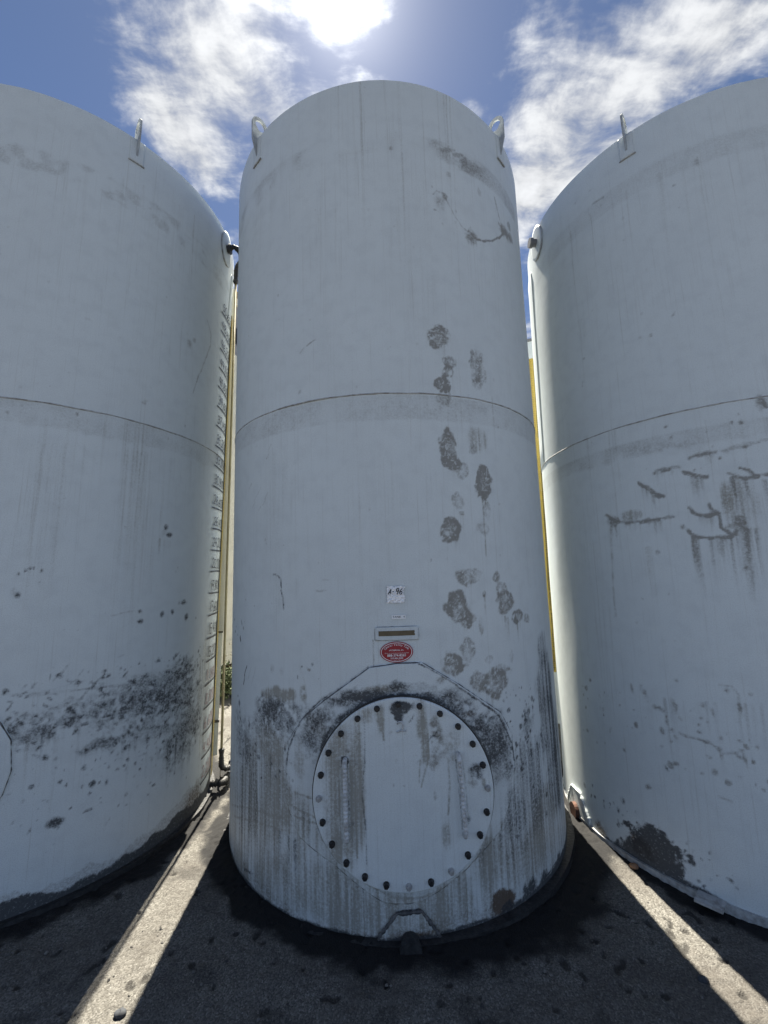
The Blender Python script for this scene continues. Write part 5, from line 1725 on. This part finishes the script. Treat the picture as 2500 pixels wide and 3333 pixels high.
make_drain(tankL, None, 2.0, 0.0, 10, M_GRIME)
for t in (-47.0, 47.0):
    make_lug(tankL, t)

# volume scale: numbers, strokes, tape, channel, sight tube
rngh = random.Random(12)
for k in range(1, 24):
    z = 0.184 * k + 0.004
    txt = f'{2200 * k:,}'
    u0 = deg(91.3 if k < 13 else 90.0)
    ch_h = 0.078
    paths = handwriting(txt, u0 + 0.012, z + 0.028, 0.056, ch_h, 0.12, rngh)
    ink_ribbons(paths, 0.0085 if k > 5 else 0.011, R + 0.0062, rngh).build('volume_number', M_INK if k > 5 else M_PINK, tankL)
    ink_ribbons([[(u0 - 0.01, z - 0.004 + rngh.uniform(-.008, .004)), (u0 + 0.15, z + rngh.uniform(-.004, .004)), (u0 + 0.31, z + rngh.uniform(-.004, .006))]], 0.013, R + 0.0062, rngh).build('volume_tick', M_INK, tankL)


def scale_tape(root, phi, z0, z1, wd, first, step_, r_):
    u0 = deg(phi)
    tp = flat_patch(u0 - wd / 2, u0 + wd / 2, z0, z1, r_ - 0.002, r_, None, 4, 60).build('scale_tape', M_TAPE, root)
    mb_ = MB()
    n = int((z1 - z0) / step_)
    lay(mb_, font_mesh('\n'.join(str(first - i) for i in range(n)), 0.024, bold=0.0016, line=step_ / 0.024, align='RIGHT'), u0 + wd * 0.38, (z0 + z1) / 2, r_ + 0.0012)
    for i in range(n * 2):
        zq = z1 - (i + 0.5) * step_ / 2
        a = cyl(u0 + wd * 0.5, zq - 0.0015, r_ + 0.0012)
        lw = 0.35 if i % 2 else 0.18
        mb_.add([cyl(u0 - wd * 0.5, zq - 0.0015, r_ + 0.0012), cyl(u0 - wd * (0.5 - lw), zq - 0.0015, r_ + 0.0012), cyl(u0 - wd * (0.5 - lw), zq + 0.0015, r_ + 0.0012), cyl(u0 - wd * 0.5, zq + 0.0015, r_ + 0.0012)], [(0, 1, 2, 3)])
    mb_.build('tape_numbers', M_INK, tp)['kind'] = 'stuff'


scale_tape(tankL, 107.4, 0.10, 4.42, 0.125, 172, 0.0254, R + 0.011)


def radial(phi, r_, z):
    a = math.radians(phi)
    return Vector((r_ * math.sin(a), -r_ * math.cos(a), z))


def bar(root, name, phi, r0, r1, wd, z0, z1, mat, r1_top=None):
    a = math.radians(phi)
    er, et = Vector((math.sin(a), -math.cos(a), 0)), Vector((math.cos(a), math.sin(a), 0))
    mb_ = MB()
    vs = []
    for z in (z0, z1):
        rt = r1 if r1_top is None or z == z0 else r1_top
        for r_, t in ((r0, -wd / 2), (rt, -wd / 2), (rt, wd / 2), (r0, wd / 2)):
            vs.append(er * r_ + et * t + Vector((0, 0, z)))
    mb_.add(vs, [(0, 1, 2, 3), (4, 7, 6, 5), (0, 4, 5, 1), (1, 5, 6, 2), (2, 6, 7, 3), (3, 7, 4, 0)])
    return mb_.build(name, mat, root)


bar(tankL, 'gauge_channel', 112.0, R + 0.004, R + 0.046, 0.05, 0.22, 1.30, M_PLAIN)
bar(tankL, 'gauge_channel', 109.5, R + 0.004, R + 0.066, 0.05, 1.302, 4.78, M_PLAIN, R + 0.030)
for z in (0.5, 1.28, 2.2, 3.0, 3.7):
    bar(tankL, 'channel_clip', 111.6, R + 0.002, R + 0.051, 0.065, z, z + 0.02, M_DARKWELD)
MB().tube([radial(106.0, R + 0.088 - 0.012 * z, z) for z in (0.27, 1.5, 3.0, 4.84)], 0.011, 10).build('sight_tube', M_TUBE, tankL, True)
plate_on_wall(tankL, 'gauge_backing', [(deg(97.5), 4.28), (deg(108.5), 4.28), (deg(108.5), 4.82), (deg(101.5), 4.82)], R - 0.002, R + 0.006, M_PLAIN, None, None, 8)
make_nozzle(tankL, 91.5, 4.92, M_HOSE, stub=0.045)
rh = random.Random(2)


def lumpy(root, name, pts, rad, mat, seg=10, n=7, jit=0.25):
    P = [Vector(q) for q in spline([tuple(q) for q in pts], n)]
    MB().tube(P, [rad * (1 + rh.uniform(-jit, jit)) for _ in P], seg).build(name, mat, root, True)


lumpy(tankL, 'hose', [radial(91.5, R + 0.03, 4.92), radial(92, R + 0.055, 4.955), radial(92.5, R + 0.085, 4.955), radial(93, R + 0.120, 4.90), radial(95, R + 0.165, 4.78)], 0.021, M_HOSE)
lumpy(tankL, 'gauge_elbow', [radial(99, R + 0.13, 4.93), radial(102, R + 0.085, 4.985), radial(104, R + 0.052, 4.985), radial(105.2, R + 0.032, 4.95), radial(105.8, R + 0.030, 4.80)], 0.021, M_HOSE)
lumpy(tankL, 'lower_elbow', [radial(106, R + 0.085, 0.31), radial(106, R + 0.087, 0.22), radial(106, R + 0.092, 0.165), radial(107, R + 0.125, 0.135), radial(108, R + 0.165, 0.130)], 0.021, M_HOSE)
lumpy(tankL, 'valve_body', [radial(103, R + 0.01, 0.070), radial(103, R + 0.06, 0.068), radial(103.5, R + 0.105, 0.060), radial(105.5, R + 0.130, 0.062), radial(108.5, R + 0.150, 0.070)], 0.030, M_GRIME, 12)
lumpy(tankL, 'valve_pipe', [radial(108, R + 0.148, 0.07), radial(111, R + 0.165, 0.085), radial(114, R + 0.175, 0.105)], 0.020, M_STONE, 12, 5, 0.1)
lumpy(tankL, 'valve_ring', [radial(113.8, R + 0.174, 0.104), radial(114.6, R + 0.177, 0.110)], 0.027, M_HOSE, 12, 3, 0.05)
lumpy(tankL, 'valve_stem', [radial(106, R + 0.09, 0.07), radial(108, R + 0.085, 0.11), radial(110.5, R + 0.09, 0.15), radial(112, R + 0.095, 0.17)], 0.010, M_HOSE, 8, 5, 0.2)

# ------------------------------------------------------------------ right tank
cvR = Canvas(deg(-124), deg(-6), -0.09, H + 0.03, 0.008, 700)
bandR2 = smooth(4.72, 4.68, cvR.Z) * smooth(4.50, 4.54, cvR.Z + 0.03 * (cvR.n2 - 0.5))
cvR.d[..., 2] = np.maximum(cvR.d[..., 2], 0.26 * bandR2 * (0.5 + 0.5 * cvR.n2))
bandR = smooth(SEAM_Z - 0.20, SEAM_Z - 0.22, cvR.Z) * smooth(SEAM_Z - 0.34, SEAM_Z - 0.31, cvR.Z + 0.05 * (cvR.n2 - 0.5))
cvR.d[..., 2] = np.maximum(cvR.d[..., 2], 0.28 * bandR * (0.3 + cvR.n2))
cvR.paint(MARKS_Rt)
base_grime(cvR, lambda u: 0.012 + 0.03 * smooth(-1.5, -1.2, u) * smooth(-0.9, -1.1, u), 0.014, 721, 'G', 0.9)
tankR = tank_root('R', 'right white tank with black oil splash at its foot and long drip stains')
make_shell(tankR, cvR, -123, -7, 0.0085, 0.0095, 31)
make_seam(tankR, SEAM_Z - 0.085, 3)
make_base(tankR, M_WELD, 0.016, 0.020)
make_manway(tankR, None, None, 8.0, 7, False)
make_drain(tankR, cvR, -90.0, 0.010, 11, M_RUST, 1.12, 0.045)
for t in (-45.3, 46.0):
    make_lug(tankR, t)
make_nozzle(tankR, -88.5, 4.93, M_GREYP, stub=0.075)
plate_on_wall(tankR, 'corner_strip', [(deg(-113), SEAM_Z - 0.07), (deg(-99.5), SEAM_Z - 0.07), (deg(-97.5), 4.70), (deg(-99), 4.80), (deg(-113), 4.80)], R - 0.003, R + 0.007, M_PLAIN, None, None, 8)
a_ = math.radians(-46.9)
tab = MB().box(radial(-46.9, R + 0.050, 0.022), (0.125, 0.115, 0.012), Matrix.Rotation(a_, 3, 'Z')).build('foot_tab', M_WELD, tankR)

# ------------------------------------------------------------------ tank in the second row
tankB = tank_root('B', 'white tank in the back row, its yellow tape showing through the right gap')
make_shell(tankB, None, -60, 40, 0.05, 0.08, 41)
make_seam(tankB, SEAM_Z, 4)
make_base(tankB, M_PLAIN)
scale_tape(tankB, -16.6, 0.60, 4.79, 0.100, 144, 0.0254, R + 0.006)
vs, fs = [], []
for i in range(96):
    a = 2 * math.pi * i / 96
    for r_, z_ in ((R - 0.01, H - 0.015), (R + 0.018, H - 0.015), (R + 0.018, H + 0.02), (R - 0.01, H + 0.02)):
        vs.append((r_ * math.sin(a), -r_ * math.cos(a), z_))
for i in range(96):
    j = (i + 1) % 96
    fs += [(i * 4 + q, i * 4 + (q + 1) % 4, j * 4 + (q + 1) % 4, j * 4 + q) for q in range(4)]
MB().add(vs, fs).build('rim_band', M_GREYP, tankB)

# ------------------------------------------------------------------ cream silo glimpsed behind the left gap
silo = bpy.data.objects.new('silo', None)
COLL.objects.link(silo)
silo.location = (-4.03, 7.88, 0)
silo['label'] = 'cream bolted steel silo glimpsed in the gap beside the left tank'
silo['category'] = 'silo'
SR = 1.43


def silo_ring(name, r0, z0, z1, mat, th_=0.012, n=96):
    vs, fs = [], []
    for i in range(n):
        a = 2 * math.pi * i / n
        for r_, z_ in ((r0 - th_, z0), (r0, z0), (r0, z1), (r0 - th_, z1)):
            vs.append((r_ * math.sin(a), -r_ * math.cos(a), z_))
    for i in range(n):
        j = (i + 1) % n
        fs += [(i * 4 + q, i * 4 + (q + 1) % 4, j * 4 + (q + 1) % 4, j * 4 + q) for q in range(4)]
    return MB().add(vs, fs).build(name, mat, silo, False)


silo_ring('body', SR, 0.689, 5.889, M_CREAM)
silo_ring('skirt', SR + 0.015, 0.312, 0.715, M_CREAM, 0.03)
silo_ring('upper_band', SR - 0.003, 5.889, 6.864, M_GREYP)
silo_ring('dark_band', SR + 0.008, 6.11, 6.42, M_BOLT, 0.02)
silo_ring('top_rail', SR + 0.04, 6.864, 6.994, M_CREAM, 0.06)
silo_ring('top_cap', SR + 0.025, 6.994, 7.15, M_TAN, 0.05)
vs = [(SR * math.sin(2 * math.pi * i / 64), -SR * math.cos(2 * math.pi * i / 64), 0.36) for i in range(64)] + [(0, 0, 0.15)]
MB().add(vs, [(i, 64, (i + 1) % 64) for i in range(64)]).build('floor_plate', M_RUST, silo)
vs = [(SR * math.sin(2 * math.pi * i / 64), -SR * math.cos(2 * math.pi * i / 64), 7.13) for i in range(64)] + [(0, 0, 7.33)]
MB().add(vs, [(i, (i + 1) % 64, 64) for i in range(64)]).build('roof', M_GREYP, silo)
mbb = MB()
for k in range(8):
    t = k / 8 * 2 * math.pi
    for q in range(0, 3):
        rr_ = 0.026 * math.cos(q * math.pi / 6)
        mbb.v += [(rr_ * math.cos(t), rr_ * math.sin(t), 0.018 * math.sin(q * math.pi / 6) + (0.004 if q == 2 else 0))]
fs = []
for k in range(8):
    for q in range(2):
        fs.append((k * 3 + q, ((k + 1) % 8) * 3 + q, ((k + 1) % 8) * 3 + q + 1, k * 3 + q + 1))
fs.append(tuple(k * 3 + 2 for k in range(8)))
me_rv = bpy.data.meshes.new('rivet')
me_rv.from_pydata(mbb.v, [], fs)
me_rv.materials.append(M_CREAM)
for zr, off in ((0.657, 0), (0.475, 1.5), (0.383, 0)):
    for k in range(14):
        ph = 38 + k * 4.6 + off
        a = math.radians(ph)
        er = Vector((math.sin(a), -math.cos(a), 0))
        o = new_obj('rivet', me_rv, None, silo)
        o.matrix_local = Matrix.Translation(er * (SR + 0.015) + Vector((0, 0, zr))) @ er.to_track_quat('Z', 'Y').to_matrix().to_4x4()
for k in range(6):
    a = math.radians(60 * k)
    MB().tube([(1.12 * math.sin(a), -1.12 * math.cos(a), -0.05), (1.12 * math.sin(a), -1.12 * math.cos(a), 0.34)], 0.07, 12).build('leg', M_RUST, silo, True)

# ------------------------------------------------------------------ shrub under the silo edge
def leaf_mat():
    m, gg, bs = new_mat('dusty_leaf')
    nz = gg.noise(gg.n('ShaderNodeTexCoord').outputs['Object'], 9.0, 3.0)
    gg.put(bs.inputs['Base Color'], gg.mix(gg.step(nz, 0.35, 0.7), col(0.060, 0.085, 0.032), col(0.14, 0.16, 0.075)))
    bs.inputs['Roughness'].default_value = 0.7
    return m


M_LEAF = leaf_mat()
M_STEM = simple_mat('woody_stem', (0.10, 0.075, 0.05), (0.06, 0.045, 0.03), 30, 0.8)


def shrub(x, y, rx, rz, n, seed, label):
    rg = random.Random(seed)
    root = bpy.data.objects.new('shrub', None)
    COLL.objects.link(root)
    root.location = (x, y, 0)
    root['label'], root['category'], root['group'] = label, 'shrub', 'shrubs behind the tanks'
    mb_, st_ = MB(), MB()
    for s in range(9):
        a, l = rg.uniform(0, 6.28), rg.uniform(.5, .95)
        tip = Vector((math.cos(a) * rx * l * 0.8, math.sin(a) * rx * l * 0.8, rz * 1.7 * rg.uniform(.6, 1)))
        mid = tip * 0.5 + Vector((0, 0, 0.05))
        st_.tube([(0, 0, -0.03), mid, tip], [0.012, 0.008, 0.003], 6)
        for q in range(n // 9):
            t = rg.random() ** 0.6
            c = mid * (1 - t) + tip * t + Vector((rg.gauss(0, .10), rg.gauss(0, .10), rg.gauss(0, .09)))
            c.z = max(c.z, 0.02)
            rot = Euler((rg.uniform(-1.2, 1.2), rg.uniform(-1.2, 1.2), rg.uniform(0, 6.28))).to_matrix()
            l_, w_ = rg.uniform(.035, .07), rg.uniform(.012, .022)
            mb_.add([c + rot @ Vector(v) for v in ((-l_ / 2, 0, 0), (0, -w_, .006), (l_ / 2, 0, 0), (0, w_, .006))], [(0, 1, 2, 3)])
    mb_.build('foliage', M_LEAF, root)
    st_.build('stem', M_STEM, root, True)


shrub(-2.42, 6.60, 0.28, 0.20, 1500, 5, 'dusty green shrub under the cream silo, seen in the left gap')

# ------------------------------------------------------------------ loose stones
def stone(x, y, s, mat, label, seed):
    rg = np.random.default_rng(seed)
    n, m = 12, 8
    th, ph = np.meshgrid(np.linspace(0, 2 * math.pi, n, endpoint=False), np.linspace(0.02, math.pi - 0.02, m), indexing='ij')
    r_ = s * (0.75 + 0.5 * vnoise(np.cos(th) * 1.6 + 9, np.sin(th) * 1.6 + ph * 1.7, seed))
    P = np.stack([r_ * np.sin(ph) * np.cos(th) * 1.25, r_ * np.sin(ph) * np.sin(th), r_ * np.cos(ph) * 0.7], -1)
    o = new_obj('stone', grid_mesh('stone', P, closed_u=True), mat)
    o.location = (x, y, s * 0.45)
    o['label'], o['category'] = label, 'stone'


stone(-1.117, 2.023, 0.019, M_STONE, 'blue grey pebble in the sunlit strip at lower left', 3)
stone(1.545, 2.878, 0.022, M_STONE2, 'small orange brown stone at the edge of the right sunlit strip', 4)
stone(1.421, 2.154, 0.018, M_STONE, 'dark pebble in the sunlit strip at lower right', 8)


def gravel():
    rg = np.random.default_rng(21)
    n = 3600
    X = rg.uniform(-2.3, 2.5, n)
    Y = rg.uniform(1.6, 6.5, n)
    ok = np.ones(n, bool)
    for k in ('C', 'L', 'R', 'B'):
        ok &= np.hypot(X - TANKS[k][0], Y - TANKS[k][1]) > R + (0.22 if k != 'B' else 0.03)
    X, Y = X[ok], Y[ok]
    n = len(X)
    s = 0.0025 + 0.009 * rg.random(n) ** 4
    base = np.array([(1, 0, 0), (-.9, .2, 0), (.1, 1, 0), (0, -.9, .1), (.1, .1, .8), (0, 0, -.7)])
    tri = np.array([(0, 2, 4), (2, 1, 4), (1, 3, 4), (3, 0, 4), (2, 0, 5), (1, 2, 5), (3, 1, 5), (0, 3, 5)])
    a = rg.uniform(0, 6.28, n)
    V = base[None] * (0.7 + 0.6 * rg.random((n, 6, 1))) * s[:, None, None]
    x = V[..., 0] * np.cos(a)[:, None] - V[..., 1] * np.sin(a)[:, None]
    y = V[..., 0] * np.sin(a)[:, None] + V[..., 1] * np.cos(a)[:, None]
    P = np.stack([x + X[:, None], y + Y[:, None], V[..., 2] + s[:, None] * 0.4], -1).reshape(-1, 3)
    F = (tri[None] + 6 * np.arange(n)[:, None, None]).reshape(-1, 3)
    me = bpy.data.meshes.new('gravel')
    me.from_pydata(P.tolist(), [], F.tolist())
    m, gg, bs = new_mat('loose_gravel')
    vo = gg.n('ShaderNodeTexVoronoi')
    gg.put(vo.inputs['Vector'], gg.n('ShaderNodeTexCoord').outputs['Object'])
    vo.inputs['Scale'].default_value = 18.0
    sc_ = gg.n('ShaderNodeSeparateColor')
    gg.put(sc_.inputs[0], vo.outputs['Color'])
    gg.put(bs.inputs['Base Color'], gg.mix(sc_.outputs[0], col(0.035, 0.033, 0.032), col(0.17, 0.16, 0.145)))
    bs.inputs['Roughness'].default_value = 0.85
    o = new_obj('gravel', me, m)
    o['kind'] = 'stuff'
    o['label'] = 'loose grit scattered over the coarse ground'


gravel()
